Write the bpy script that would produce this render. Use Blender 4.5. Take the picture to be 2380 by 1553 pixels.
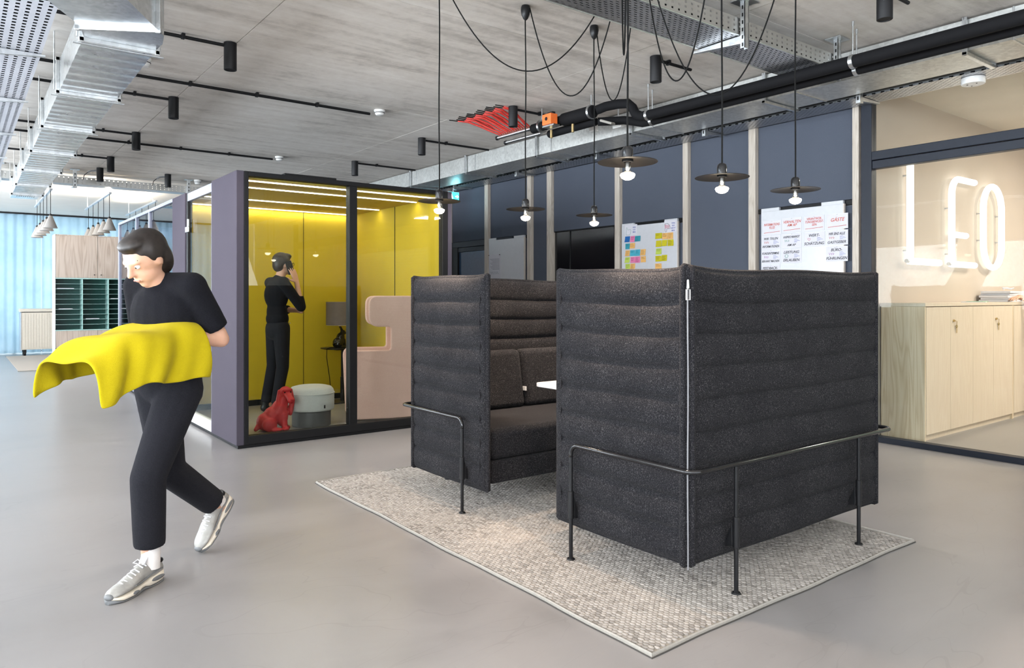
import bpy, math, random
from mathutils import Vector, Matrix
random.seed(7)
sc = bpy.context.scene
for o in list(bpy.data.objects):
    bpy.data.objects.remove(o)
COL = sc.collection
R = math.radians

# ------------------------------------------------------------------ camera
# x runs along the booth front, y along the corridor, z up; metres
YAW, EYE, FPX, HORIZON = R(37.3), 1.27, 1700.0, 690.0
cd = bpy.data.cameras.new('camera'); cam = bpy.data.objects.new('camera', cd); COL.objects.link(cam)
cam.location = (0, 0, EYE); cam.rotation_euler = (R(90), 0, -YAW)
cd.sensor_width = 36; cd.lens = FPX / 2380 * 36
cd.shift_y = -(1553 / 2 - HORIZON) / 2380
cd.clip_start = 0.05; cd.clip_end = 200
sc.camera = cam

# ------------------------------------------------------------------ world, light, exposure
CEIL = 3.18
w = bpy.data.worlds.new('sky'); sc.world = w; w.use_nodes = True
w.node_tree.nodes['Background'].inputs[0].default_value = (0.72, 0.86, 1.0, 1)
w.node_tree.nodes['Background'].inputs[1].default_value = 1.2

def area(name, loc, rot, sx, sy, power, col):
    l = bpy.data.lights.new(name, 'AREA'); l.shape = 'RECTANGLE'; l.size = sx; l.size_y = sy
    l.energy = power; l.color = col
    o = bpy.data.objects.new(name, l); COL.objects.link(o); o.location = loc; o.rotation_euler = rot
    return o
DAY = (0.86, 0.93, 1.0)
# daylight through the side windows, the windows behind the camera and the curtained end wall; side and rear lamps tilted up to brighten the ceiling
for k, yy in enumerate((-2.6, 1.0, 4.6, 8.2, 11.8, 15.4)):
    area('daylight_side', (-4.05, yy, 1.75), (0, R(-142), 0), 2.3, 2.9, 470, DAY)
for k, xx in enumerate((-2.3, 0.9, 4.1)):
    area('daylight_rear', (xx, -4.35, 1.75), (R(135), 0, 0), 2.7, 2.3, 110, (0.95, 0.97, 1.0))
for k, xx in enumerate((-2.5, 1.0, 4.5)):
    area('daylight_end', (xx, 20.75, 1.6), (R(-90), 0, 0), 3.4, 3.0, 44, (0.74, 0.88, 1.0))
sc.view_settings.view_transform = 'Standard'; sc.view_settings.look = 'None'
sc.view_settings.gamma = 1.0; sc.view_settings.use_curve_mapping = False
sc.view_settings.exposure = 0.2
try:
    sc.cycles.use_denoising = True
    sc.cycles.max_bounces = 6; sc.cycles.diffuse_bounces = 4; sc.cycles.glossy_bounces = 3; sc.cycles.transparent_max_bounces = 14
    sc.cycles.use_adaptive_sampling = True; sc.cycles.adaptive_threshold = 0.1; sc.cycles.adaptive_min_samples = 16
    sc.cycles.sample_clamp_indirect = 6.0
    sc.cycles.caustics_reflective = False; sc.cycles.caustics_refractive = False
except Exception:
    pass

# ------------------------------------------------------------------ materials
MATS = {}
def nn(nt, t, **kw):
    n = nt.nodes.new(t)
    for k, v in kw.items():
        setattr(n, k, v)
    return n
def mth(nt, op, a, b=None, c=None):
    n = nn(nt, 'ShaderNodeMath', operation=op)
    for i, x in enumerate((a, b, c)):
        if x is None: continue
        if isinstance(x, (int, float)): n.inputs[i].default_value = x
        else: nt.links.new(x, n.inputs[i])
    return n.outputs[0]
def new_mat(name):
    m = bpy.data.materials.new(name); m.use_nodes = True
    nt = m.node_tree; nt.nodes.clear()
    out = nn(nt, 'ShaderNodeOutputMaterial')
    return m, nt, out
def coords(nt, world=False, scale=(1, 1, 1)):
    if world:
        s = nn(nt, 'ShaderNodeNewGeometry').outputs['Position']
    else:
        s = nn(nt, 'ShaderNodeTexCoord').outputs['Object']
    mp = nn(nt, 'ShaderNodeMapping'); mp.inputs['Scale'].default_value = scale
    nt.links.new(s, mp.inputs['Vector']); return mp.outputs[0]
def ramp(nt, fac, stops):
    r = nn(nt, 'ShaderNodeValToRGB'); e = r.color_ramp.elements
    while len(e) < len(stops): e.new(0.5)
    for i, (p, c) in enumerate(stops):
        e[i].position = p; e[i].color = (*c, 1) if len(c) == 3 else c
    nt.links.new(fac, r.inputs[0]); return r.outputs[0]
def noise(nt, vec, scale, detail=3, rough=0.55, dist=0.0):
    n = nn(nt, 'ShaderNodeTexNoise'); n.inputs['Scale'].default_value = scale
    n.inputs['Detail'].default_value = detail; n.inputs['Roughness'].default_value = rough
    n.inputs['Distortion'].default_value = dist
    nt.links.new(vec, n.inputs['Vector']); return n.outputs['Fac']
def bump(nt, h, strength, dist=0.01):
    b = nn(nt, 'ShaderNodeBump'); b.inputs['Strength'].default_value = strength
    b.inputs['Distance'].default_value = dist
    nt.links.new(h, b.inputs['Height']); return b.outputs[0]
def principled(nt, out, color, rough=0.5, metal=0.0, normal=None, **kw):
    p = nn(nt, 'ShaderNodeBsdfPrincipled')
    if isinstance(color, tuple): p.inputs['Base Color'].default_value = (*color, 1)
    else: nt.links.new(color, p.inputs['Base Color'])
    if isinstance(rough, (int, float)): p.inputs['Roughness'].default_value = rough
    else: nt.links.new(rough, p.inputs['Roughness'])
    p.inputs['Metallic'].default_value = metal
    for k, v in kw.items(): p.inputs[k.replace('_', ' ')].default_value = v
    if normal is not None: nt.links.new(normal, p.inputs['Normal'])
    nt.links.new(p.outputs[0], out.inputs[0]); return p
def plain(name, col, rough=0.5, metal=0.0, var=0.06, scale=25, **kw):
    if name in MATS: return MATS[name]
    m, nt, out = new_mat(name)
    v = coords(nt)
    f = noise(nt, v, scale, 3)
    lo = tuple(max(0, c * (1 - var)) for c in col); hi = tuple(min(1, c * (1 + var)) for c in col)
    principled(nt, out, ramp(nt, f, [(0.3, lo), (0.7, hi)]), rough, metal, **kw)
    MATS[name] = m; return m
def emit(name, col, power, base=None):
    m, nt, out = new_mat(name)
    e = nn(nt, 'ShaderNodeEmission'); e.inputs[0].default_value = (*col, 1); e.inputs[1].default_value = power
    nt.links.new(e.outputs[0], out.inputs[0]); MATS[name] = m
    if name != 'neon':
        try: m.cycles.emission_sampling = 'NONE'   # a lamp object beside it carries the light
        except Exception: pass
    return m
def glass(name, tint=(0.93, 0.96, 0.95), gain=1.0):
    m, nt, out = new_mat(name)
    lw = nn(nt, 'ShaderNodeLayerWeight'); lw.inputs[0].default_value = 0.5
    p = mth(nt, 'POWER', lw.outputs['Facing'], 5.0)
    fr = mth(nt, 'MULTIPLY_ADD', p, 0.75 * gain, 0.035 * gain)
    t = nn(nt, 'ShaderNodeBsdfTransparent'); t.inputs[0].default_value = (*tint, 1)
    g = nn(nt, 'ShaderNodeBsdfGlossy'); g.inputs['Roughness'].default_value = 0.005
    mx = nn(nt, 'ShaderNodeMixShader'); nt.links.new(fr, mx.inputs[0])
    nt.links.new(t.outputs[0], mx.inputs[1]); nt.links.new(g.outputs[0], mx.inputs[2])
    nt.links.new(mx.outputs[0], out.inputs[0]); MATS[name] = m; return m

def m_concrete(name, c0, c1, c2):
    m, nt, out = new_mat(name)
    v = coords(nt, True, (1, 1, 1)); st = coords(nt, True, (0.35, 3.0, 1))
    a = noise(nt, v, 0.7, 5, 0.6); b = noise(nt, st, 2.2, 6, 0.65, 0.3); c = noise(nt, v, 14, 4, 0.6)
    oi = nn(nt, 'ShaderNodeObjectInfo').outputs['Random']
    s = mth(nt, 'MULTIPLY_ADD', a, 0.55, mth(nt, 'MULTIPLY_ADD', b, 0.55, mth(nt, 'MULTIPLY', c, 0.22)))
    s = mth(nt, 'ADD', s, mth(nt, 'MULTIPLY_ADD', oi, 0.10, -0.05))
    col = ramp(nt, s, [(0.47, c0), (0.64, c1), (0.80, c2)])
    # board marks every 0.3 m and air holes
    bd = nn(nt, 'ShaderNodeSeparateXYZ'); nt.links.new(v, bd.inputs[0])
    fy = mth(nt, 'FRACT', mth(nt, 'MULTIPLY', bd.outputs[1], 1 / 0.3125))
    line = mth(nt, 'LESS_THAN', fy, 0.02)
    h = mth(nt, 'SUBTRACT', c, mth(nt, 'MULTIPLY', line, 0.6))
    principled(nt, out, col, 0.78, 0, bump(nt, h, 0.35, 0.004))
    MATS[name] = m; return m
m_concrete('concrete', (0.43, 0.395, 0.355), (0.70, 0.655, 0.60), (0.82, 0.785, 0.735))

def m_floor():
    m, nt, out = new_mat('screed')
    v = coords(nt, True); st = coords(nt, True, (0.8, 1.5, 1))
    a = noise(nt, v, 0.55, 4, 0.55); b = noise(nt, st, 1.1, 6, 0.55, 1.0); c = noise(nt, v, 60, 2)
    s = mth(nt, 'MULTIPLY_ADD', a, 0.5, mth(nt, 'MULTIPLY', b, 0.5))
    tw = noise(nt, coords(nt, True, (0.45, 1.3, 1)), 1.3, 2, 0.5, 2.2)
    s = mth(nt, 'SUBTRACT', s, mth(nt, 'MULTIPLY', mth(nt, 'LESS_THAN', mth(nt, 'ABSOLUTE', mth(nt, 'SUBTRACT', tw, 0.5)), 0.0035), mth(nt, 'MULTIPLY', noise(nt, v, 2.5, 3), 0.12)))
    col = ramp(nt, s, [(0.26, (0.19, 0.180, 0.178)), (0.50, (0.252, 0.240, 0.238)), (0.70, (0.285, 0.272, 0.269))])
    ro = mth(nt, 'MULTIPLY_ADD', b, 0.10, 0.25)
    principled(nt, out, col, ro, 0, bump(nt, b, 0.03, 0.01), Specular_IOR_Level=0.5)
    MATS['screed'] = m
m_floor()

def m_felt(name, dark, mid, fleck, fs=420):
    m, nt, out = new_mat(name)
    v = coords(nt, True)
    a = noise(nt, v, fs, 3, 0.8); b = noise(nt, v, 5, 3)
    g = mth(nt, 'MULTIPLY_ADD', b, 0.10, mth(nt, 'MULTIPLY', a, 0.9))
    col = ramp(nt, g, [(0.34, dark), (0.56, mid), (0.74, fleck)])
    p = principled(nt, out, col, 0.95, 0, bump(nt, a, 0.5, 0.003), Sheen_Weight=0.03, Sheen_Roughness=0.5, Specular_IOR_Level=0.05)
    MATS[name] = m
m_felt('felt', (0.005, 0.005, 0.006), (0.0225, 0.0215, 0.024), (0.17, 0.165, 0.165), 230)
m_felt('booth_fabric', (0.062, 0.054, 0.070), (0.078, 0.069, 0.088), (0.098, 0.088, 0.109), 300)
m_felt('panel_fabric', (0.080, 0.092, 0.120), (0.098, 0.111, 0.141), (0.117, 0.130, 0.163), 260)
m_felt('pink_fabric', (0.58, 0.36, 0.31), (0.70, 0.46, 0.40), (0.78, 0.55, 0.49), 300)
m_felt('stool_fabric', (0.40, 0.40, 0.38), (0.52, 0.52, 0.50), (0.66, 0.66, 0.63), 260)
m_felt('black_knit', (0.006, 0.006, 0.008), (0.011, 0.011, 0.014), (0.02, 0.02, 0.024), 300)
m_felt('denim_black', (0.010, 0.010, 0.013), (0.018, 0.018, 0.022), (0.032, 0.032, 0.038), 300)
m_felt('yellow_cloth', (0.44, 0.34, 0.008), (0.49, 0.385, 0.010), (0.54, 0.43, 0.02), 400)

def m_rug():
    m, nt, out = new_mat('wool')
    gi = nn(nt, 'ShaderNodeNewGeometry').outputs['Random Per Island']
    v = coords(nt, True); a = noise(nt, v, 3.2, 3); f = noise(nt, v, 350, 2)
    s = mth(nt, 'MULTIPLY_ADD', gi, 0.5, mth(nt, 'MULTIPLY_ADD', a, 0.35, mth(nt, 'MULTIPLY', f, 0.2)))
    col = ramp(nt, s, [(0.16, (0.15, 0.134, 0.121)), (0.40, (0.295, 0.270, 0.246)), (0.85, (0.385, 0.353, 0.323))])
    principled(nt, out, col, 0.95, 0, bump(nt, f, 0.6, 0.002), Specular_IOR_Level=0.1)
    MATS['wool'] = m
m_rug()

def m_wood(name, c0, c1, c2, axis=2, s=1.0):
    m, nt, out = new_mat(name)
    sc_ = [7 * s, 7 * s, 7 * s]; sc_[axis] = 0.55 * s
    v = coords(nt, False, tuple(sc_))
    n1 = noise(nt, v, 1.0, 2, 0.5, 0.4)
    rings = mth(nt, 'FRACT', mth(nt, 'MULTIPLY', n1, 11.0))
    rg = mth(nt, 'ABSOLUTE', mth(nt, 'SUBTRACT', rings, 0.5))
    fine_sc = [160, 160, 160]; fine_sc[axis] = 4
    f = noise(nt, coords(nt, False, tuple(fine_sc)), 1.0, 2)
    g = mth(nt, 'MULTIPLY_ADD', rg, 1.1, mth(nt, 'MULTIPLY', f, 0.45))
    col = ramp(nt, g, [(0.15, c0), (0.45, c1), (0.85, c2)])
    principled(nt, out, col, 0.5, 0, bump(nt, g, 0.08, 0.003))
    MATS[name] = m
m_wood('oak', (0.56, 0.42, 0.28), (0.66, 0.52, 0.37), (0.73, 0.60, 0.45))
m_wood('oak_plain', (0.63, 0.515, 0.40), (0.65, 0.535, 0.42), (0.68, 0.57, 0.455))
m_wood('ash', (0.40, 0.31, 0.25), (0.50, 0.41, 0.34), (0.57, 0.48, 0.41))
m_wood('batten_wood', (0.42, 0.36, 0.29), (0.52, 0.46, 0.39), (0.58, 0.52, 0.45), 2, 2.0)

def m_galv(name, c, rough=0.33, scale=30, metal=1.0):
    m, nt, out = new_mat(name)
    v = coords(nt, True)
    vo = nn(nt, 'ShaderNodeTexVoronoi'); vo.inputs['Scale'].default_value = scale
    nt.links.new(v, vo.inputs['Vector'])
    sp = nn(nt, 'ShaderNodeSeparateColor'); nt.links.new(vo.outputs['Color'], sp.inputs[0])
    col = ramp(nt, sp.outputs[0], [(0.0, tuple(x * 0.86 for x in c)), (1.0, tuple(min(1, x * 1.1) for x in c))])
    n = noise(nt, v, 2.2, 3)
    ro = mth(nt, 'MULTIPLY_ADD', n, 0.2, rough - 0.1)
    principled(nt, out, col, ro, metal, bump(nt, n, 0.12, 0.03))
    MATS[name] = m
m_galv('galvanised', (0.62, 0.64, 0.65))
m_galv('duct_sheet', (0.66, 0.70, 0.73), 0.26, 40)
m_galv('wall_duct_sheet', (0.62, 0.63, 0.61), 0.42, 40, 0.75)

def m_perf(name, c, u_axis, v_axis, pu, pv, hu, hv, stagger=True, metal=1.0, rough=0.4):
    """sheet with punched holes: pitch pu x pv, hole hu x hv (share of pitch)"""
    m, nt, out = new_mat(name)
    v = coords(nt, True)
    s = nn(nt, 'ShaderNodeSeparateXYZ'); nt.links.new(v, s.inputs[0])
    vv = mth(nt, 'MULTIPLY', s.outputs[v_axis], 1 / pv)
    uu = mth(nt, 'MULTIPLY', s.outputs[u_axis], 1 / pu)
    if stagger:
        uu = mth(nt, 'MULTIPLY_ADD', mth(nt, 'MODULO', mth(nt, 'FLOOR', vv), 2.0), 0.5, uu)
    du = mth(nt, 'ABSOLUTE', mth(nt, 'SUBTRACT', mth(nt, 'FRACT', uu), 0.5))
    dv = mth(nt, 'ABSOLUTE', mth(nt, 'SUBTRACT', mth(nt, 'FRACT', vv), 0.5))
    hole = mth(nt, 'MULTIPLY', mth(nt, 'LESS_THAN', du, hu / 2), mth(nt, 'LESS_THAN', dv, hv / 2))
    n = noise(nt, v, 3, 3)
    p = principled(nt, out, ramp(nt, n, [(0.3, tuple(x * 0.9 for x in c)), (0.7, c)]), rough, metal)
    t = nn(nt, 'ShaderNodeBsdfTransparent'); mx = nn(nt, 'ShaderNodeMixShader')
    nt.links.new(hole, mx.inputs[0]); nt.links.new(p.outputs[0], mx.inputs[1]); nt.links.new(t.outputs[0], mx.inputs[2])
    nt.links.new(mx.outputs[0], out.inputs[0]); MATS[name] = m
m_perf('perforated_slots', (0.55, 0.56, 0.58), 0, 1, 0.05, 0.0235, 0.55, 0.32)
m_perf('perforated_slots_y', (0.55, 0.56, 0.58), 1, 0, 0.05, 0.0235, 0.55, 0.32)
m_perf('perforated_side', (0.60, 0.60, 0.58), 0, 2, 0.06, 0.031, 0.28, 0.42, False)
m_perf('perforated_side_y', (0.25, 0.26, 0.27), 1, 2, 0.075, 0.06, 0.42, 0.22, False)
m_perf('perforated_square', (0.50, 0.52, 0.57), 1, 0, 0.052, 0.046, 0.48, 0.42, False, 0.15, 0.5)

plain('black_paint', (0.007, 0.007, 0.008), 0.5, Specular_IOR_Level=0.25)
plain('black_satin', (0.010, 0.010, 0.011), 0.35, Specular_IOR_Level=0.3)
plain('black_gloss', (0.012, 0.012, 0.013), 0.12)
plain('black_foam', (0.007, 0.007, 0.008), 0.8, Specular_IOR_Level=0.15)
plain('cord_black', (0.005, 0.005, 0.005), 0.7, Specular_IOR_Level=0.15)
plain('navy_frame', (0.012, 0.016, 0.026), 0.45, Specular_IOR_Level=0.3)
plain('white_lacquer', (0.80, 0.79, 0.78), 0.3, 0, 0.02)
plain('white_plastic', (0.78, 0.78, 0.76), 0.4, 0, 0.02)
plain('paper', (0.66, 0.65, 0.70), 0.8, 0, 0.02)
plain('board_white', (0.60, 0.61, 0.64), 0.22, 0, 0.02)
plain('board_edge', (0.62, 0.56, 0.50), 0.5)
plain('warm_wall', (0.52, 0.44, 0.375), 0.85, 0, 0.02, 3)
plain('warm_ceiling', (0.66, 0.61, 0.54), 0.85, 0, 0.04, 2)
plain('white_wall', (0.68, 0.67, 0.66), 0.85, 0, 0.02, 3)
plain('plaster_white', (0.80, 0.77, 0.72), 0.9, 0, 0.03, 2)
plain('grey_wall', (0.33, 0.33, 0.36), 0.8, 0, 0.03, 2)
plain('yellow_wall', (0.52, 0.375, 0.008), 0.75, 0, 0.03, 4)
plain('yellow_ceiling', (0.50, 0.36, 0.03), 0.6, 0, 0.03, 4)
plain('green_lacquer', (0.006, 0.085, 0.07), 0.35)
plain('mint_edge', (0.45, 0.68, 0.64), 0.4)
plain('aluminium', (0.62, 0.64, 0.68), 0.35, 0.9)
plain('door_frame_grey', (0.30, 0.32, 0.40), 0.4, 0.3)
plain('chrome', (0.8, 0.8, 0.8), 0.12, 1.0)
plain('bronze_disc', (0.030, 0.026, 0.023), 0.42, 0.4)
plain('red_plastic', (0.46, 0.012, 0.016), 0.55)
plain('red_hose', (0.55, 0.035, 0.025), 0.45)
plain('orange_plastic', (0.80, 0.16, 0.03), 0.45)
plain('brass', (0.60, 0.45, 0.22), 0.3, 0.9)
plain('skin', (0.58, 0.33, 0.24), 0.5, 0, 0.05, 12, Subsurface_Weight=0.08)
plain('skin_warm', (0.62, 0.35, 0.24), 0.5, 0, 0.05, 12, Subsurface_Weight=0.08)
plain('hair_dark', (0.016, 0.011, 0.009), 0.5, 0, 0.4, 60)
plain('eye_white', (0.75, 0.73, 0.70), 0.2)
plain('lip', (0.42, 0.17, 0.14), 0.5)
plain('shoe_grey', (0.33, 0.32, 0.30), 0.45, 0.2, 0.15, 30)
plain('shoe_dark', (0.15, 0.155, 0.16), 0.5)
plain('shoe_light', (0.62, 0.61, 0.62), 0.5)
plain('shoe_cream', (0.74, 0.67, 0.56), 0.5)
plain('sock_white', (0.72, 0.68, 0.66), 0.9)
plain('lamp_shade', (0.17, 0.145, 0.14), 0.8)
plain('shade_inner', (0.75, 0.7, 0.62), 0.8)
plain('ceramic_black', (0.012, 0.011, 0.010), 0.15)
plain('stool_base', (0.055, 0.055, 0.055), 0.55)
plain('zip_metal', (0.20, 0.20, 0.21), 0.6, 0.0)
plain('cone_shade', (0.30, 0.28, 0.26), 0.6)
plain('beige_cabinet', (0.66, 0.60, 0.51), 0.6, 0, 0.03)
plain('rug_binding', (0.31, 0.29, 0.26), 0.9, 0, 0.08, 80)
plain('rug_back', (0.06, 0.055, 0.05), 0.9)
plain('tv_black', (0.004, 0.004, 0.005), 0.18)
plain('teal_glass_panel', (0.07, 0.13, 0.22), 0.1)
plain('ink_red', (0.55, 0.10, 0.06), 0.7); plain('ink_black', (0.015, 0.015, 0.02), 0.7)
plain('ink_blue', (0.10, 0.13, 0.42), 0.7); plain('ink_green', (0.04, 0.25, 0.16), 0.7)
plain('ink_grey', (0.30, 0.30, 0.36), 0.7); plain('ink_pink', (0.55, 0.16, 0.22), 0.7)
plain('ink_purple', (0.35, 0.08, 0.35), 0.7)
for n_, c_ in dict(blue=(0.012, 0.12, 0.38), pink=(0.75, 0.20, 0.38), teal=(0.035, 0.30, 0.38), orange=(0.80, 0.45, 0.14),
                   cyan=(0.06, 0.40, 0.52), lime=(0.50, 0.62, 0.10), olive=(0.55, 0.48, 0.01)).items():
    plain('note_' + n_, c_, 0.8, 0, 0.03)
emit('bulb_glow', (1.0, 0.84, 0.64), 25)
emit('spot_glow', (1.0, 0.93, 0.84), 14)
emit('led_strip', (1.0, 0.93, 0.76), 6)
emit('neon', (1.0, 0.95, 0.88), 2.4)
emit('exit_glow', (0.10, 0.62, 0.66), 1.6)
emit('exit_symbol', (0.9, 1.0, 1.0), 4)
emit('cone_glow', (1.0, 0.86, 0.66), 6)
emit('panel_light', (1.0, 0.93, 0.83), 6)
glass('pane_clear', gain=0.18); glass('pane_booth', (0.90, 0.92, 0.90), 0.7); glass('pane_smoke', (0.62, 0.62, 0.68), 1.3)
glass('bulb_glass', (0.96, 0.95, 0.92), 1.5)

def m_curtain():
    m, nt, out = new_mat('sheer_curtain')
    v = coords(nt); a = noise(nt, v, 2.0, 3)
    col = ramp(nt, a, [(0.3, (0.42, 0.58, 0.68)), (0.7, (0.55, 0.70, 0.80))])
    d = nn(nt, 'ShaderNodeBsdfDiffuse'); t = nn(nt, 'ShaderNodeBsdfTranslucent')
    nt.links.new(col, d.inputs[0]); nt.links.new(col, t.inputs[0])
    mx = nn(nt, 'ShaderNodeMixShader'); mx.inputs[0].default_value = 0.62
    nt.links.new(d.outputs[0], mx.inputs[1]); nt.links.new(t.outputs[0], mx.inputs[2])
    tr = nn(nt, 'ShaderNodeBsdfTransparent'); m2 = nn(nt, 'ShaderNodeMixShader'); m2.inputs[0].default_value = 0.12
    nt.links.new(mx.outputs[0], m2.inputs[1]); nt.links.new(tr.outputs[0], m2.inputs[2])
    nt.links.new(m2.outputs[0], out.inputs[0]); MATS['sheer_curtain'] = m
m_curtain()
def m_film():
    """pale privacy film printed with a herringbone of dark dots"""
    m, nt, out = new_mat('dotted_film')
    v = coords(nt, True); s = nn(nt, 'ShaderNodeSeparateXYZ'); nt.links.new(v, s.inputs[0])
    u = mth(nt, 'MULTIPLY', s.outputs[1], 1 / 0.055)
    tri = mth(nt, 'ABSOLUTE', mth(nt, 'SUBTRACT', mth(nt, 'FRACT', mth(nt, 'MULTIPLY', s.outputs[1], 1 / 0.44)), 0.5))
    vz = mth(nt, 'MULTIPLY_ADD', s.outputs[2], 1 / 0.05, mth(nt, 'MULTIPLY', tri, 8.0))
    du = mth(nt, 'SUBTRACT', mth(nt, 'FRACT', u), 0.5); dv = mth(nt, 'SUBTRACT', mth(nt, 'FRACT', vz), 0.5)
    d = mth(nt, 'SQRT', mth(nt, 'ADD', mth(nt, 'MULTIPLY', du, du), mth(nt, 'MULTIPLY', dv, dv)))
    principled(nt, out, ramp(nt, d, [(0.22, (0.02, 0.03, 0.02)), (0.27, (0.55, 0.62, 0.46))]), 0.6)
    MATS['dotted_film'] = m
m_film()

# ------------------------------------------------------------------ mesh helpers
def V(*a): return Vector(a)
class MB:
    def __init__(s): s.v = []; s.f = []
    def add(s, vs, fs):
        o = len(s.v); s.v += [tuple(x) for x in vs]; s.f += [tuple(i + o for i in f) for f in fs]; return s
    def box(s, lo, hi):
        (a, b, c), (d, e, f) = lo, hi
        return s.add([(a, b, c), (d, b, c), (d, e, c), (a, e, c), (a, b, f), (d, b, f), (d, e, f), (a, e, f)],
                     [(0, 3, 2, 1), (4, 5, 6, 7), (0, 1, 5, 4), (1, 2, 6, 5), (2, 3, 7, 6), (3, 0, 4, 7)])
    def obox(s, c, size, M=None):
        t = MB().box([-x / 2 for x in size], [x / 2 for x in size])
        M = M or Matrix.Identity(3)
        return s.add([M @ Vector(p) + Vector(c) for p in t.v], t.f)
    def cyl(s, p0, p1, r0, r1=None, n=16, caps=True):
        r1 = r0 if r1 is None else r1
        p0, p1 = Vector(p0), Vector(p1); q = (p1 - p0).to_track_quat('Z', 'Y')
        vs = []
        for p, r in ((p0, r0), (p1, r1)):
            for i in range(n):
                a = 2 * math.pi * i / n
                vs.append(p + q @ Vector((r * math.cos(a), r * math.sin(a), 0)))
        fs = [(i, (i + 1) % n, n + (i + 1) % n, n + i) for i in range(n)]
        if caps: fs += [tuple(range(n - 1, -1, -1)), tuple(range(n, 2 * n))]
        return s.add(vs, fs)
    def tube(s, pts, r, n=8, closed=False, flat=1.0):
        pts = [Vector(p) for p in pts]; N = len(pts)
        rs = r if isinstance(r, (list, tuple)) else [r] * N
        tan = []
        for i in range(N):
            a = pts[(i - 1) % N] if closed or i > 0 else pts[i]; b = pts[(i + 1) % N] if closed or i < N - 1 else pts[i]
            tan.append((b - a).normalized())
        up = Vector((0, 0, 1)) if abs(tan[0].z) < 0.9 else Vector((1, 0, 0))
        nrm = (up - tan[0] * up.dot(tan[0])).normalized(); vs = []
        for i in range(N):
            nrm = nrm - tan[i] * nrm.dot(tan[i])
            nrm = nrm.normalized() if nrm.length > 1e-6 else Vector((1, 0, 0))
            bi = tan[i].cross(nrm)
            for k in range(n):
                a = 2 * math.pi * k / n
                vs.append(pts[i] + nrm * (rs[i] * math.cos(a)) + bi * (rs[i] * flat * math.sin(a)))
        fs = []
        for i in range(N if closed else N - 1):
            j = (i + 1) % N
            for k in range(n):
                fs.append((i * n + k, i * n + (k + 1) % n, j * n + (k + 1) % n, j * n + k))
        if not closed: fs += [tuple(range(n - 1, -1, -1)), tuple(range((N - 1) * n, N * n))]
        return s.add(vs, fs)
    def lathe(s, prof, c=(0, 0, 0), n=24):
        vs = []
        for r, z in prof:
            for i in range(n):
                a = 2 * math.pi * i / n
                vs.append((c[0] + r * math.cos(a), c[1] + r * math.sin(a), c[2] + z))
        fs = []
        for j in range(len(prof) - 1):
            for i in range(n):
                fs.append((j * n + i, j * n + (i + 1) % n, (j + 1) * n + (i + 1) % n, (j + 1) * n + i))
        fs += [tuple(range(n - 1, -1, -1)), tuple(range((len(prof) - 1) * n, len(prof) * n))]
        return s.add(vs, fs)
    def sph(s, c, r, M=None, nu=16, nv=10):
        r = (r, r, r) if isinstance(r, (int, float)) else r
        M = M or Matrix.Identity(3); c = Vector(c); vs = [c + M @ Vector((0, 0, -r[2]))]
        for j in range(1, nv):
            p = -math.pi / 2 + math.pi * j / nv
            for i in range(nu):
                a = 2 * math.pi * i / nu
                vs.append(c + M @ Vector((r[0] * math.cos(p) * math.cos(a), r[1] * math.cos(p) * math.sin(a), r[2] * math.sin(p))))
        vs.append(c + M @ Vector((0, 0, r[2]))); T = len(vs) - 1; fs = []
        for i in range(nu): fs.append((0, 1 + (i + 1) % nu, 1 + i))
        for j in range(nv - 2):
            b = 1 + j * nu
            for i in range(nu): fs.append((b + i, b + (i + 1) % nu, b + nu + (i + 1) % nu, b + nu + i))
        b = 1 + (nv - 2) * nu
        for i in range(nu): fs.append((b + i, b + (i + 1) % nu, T))
        return s.add(vs, fs)
    def cap(s, p0, p1, r0, r1=None, n=14):
        """tapered limb with round ends (pieces overlap; the remesh joins them)"""
        r1 = r0 if r1 is None else r1
        s.cyl(p0, p1, r0, r1, n); s.sph(p0, r0, None, n, 8); s.sph(p1, r1, None, n, 8); return s
    def prism(s, pts, axis, a, b):
        """polygon in the two other axes, extruded along axis from a to b"""
        def mk(p, t):
            q = list(p); q.insert(axis, t); return tuple(q)
        n = len(pts); vs = [mk(p, a) for p in pts] + [mk(p, b) for p in pts]
        return s.add(vs, [tuple(range(n)), tuple(range(2 * n - 1, n - 1, -1))] + [(i, n + i, n + (i + 1) % n, (i + 1) % n) for i in range(n)])
    def grid(s, nu, nv, fn, wrap=False):
        vs = [fn(i / (nu - (0 if wrap else 1)), j / (nv - 1)) for j in range(nv) for i in range(nu)]
        fs = []
        for j in range(nv - 1):
            for i in range(nu if wrap else nu - 1):
                fs.append((j * nu + i, j * nu + (i + 1) % nu, (j + 1) * nu + (i + 1) % nu, (j + 1) * nu + i))
        return s.add(vs, fs)

ORG = {}
def link(o, parent):
    COL.objects.link(o)
    if parent is not None: o.parent = parent
def build(mb, name, mat, parent=None, smooth=False, bevel=0.0, local=False, angle=0.7, seg=2):
    off = Vector((0, 0, 0))
    if parent is not None and not local: off = ORG.get(parent.name, off)
    me = bpy.data.meshes.new(name)
    me.from_pydata([tuple(Vector(p) - off) for p in mb.v], [], mb.f)
    me.validate(); me.update()
    import bmesh
    bm = bmesh.new(); bm.from_mesh(me); bmesh.ops.recalc_face_normals(bm, faces=bm.faces); bm.to_mesh(me); bm.free()
    if mat is not None: me.materials.append(MATS[mat] if isinstance(mat, str) else mat)
    if smooth:
        me.shade_smooth()
        try: me.set_sharp_from_angle(angle=angle)
        except Exception: pass
    o = bpy.data.objects.new(name, me); link(o, parent); ORG[o.name] = off
    if bevel:
        b = o.modifiers.new('edge', 'BEVEL'); b.width = bevel; b.segments = seg; b.limit_method = 'ANGLE'; b.angle_limit = R(40)
    return o
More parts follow.
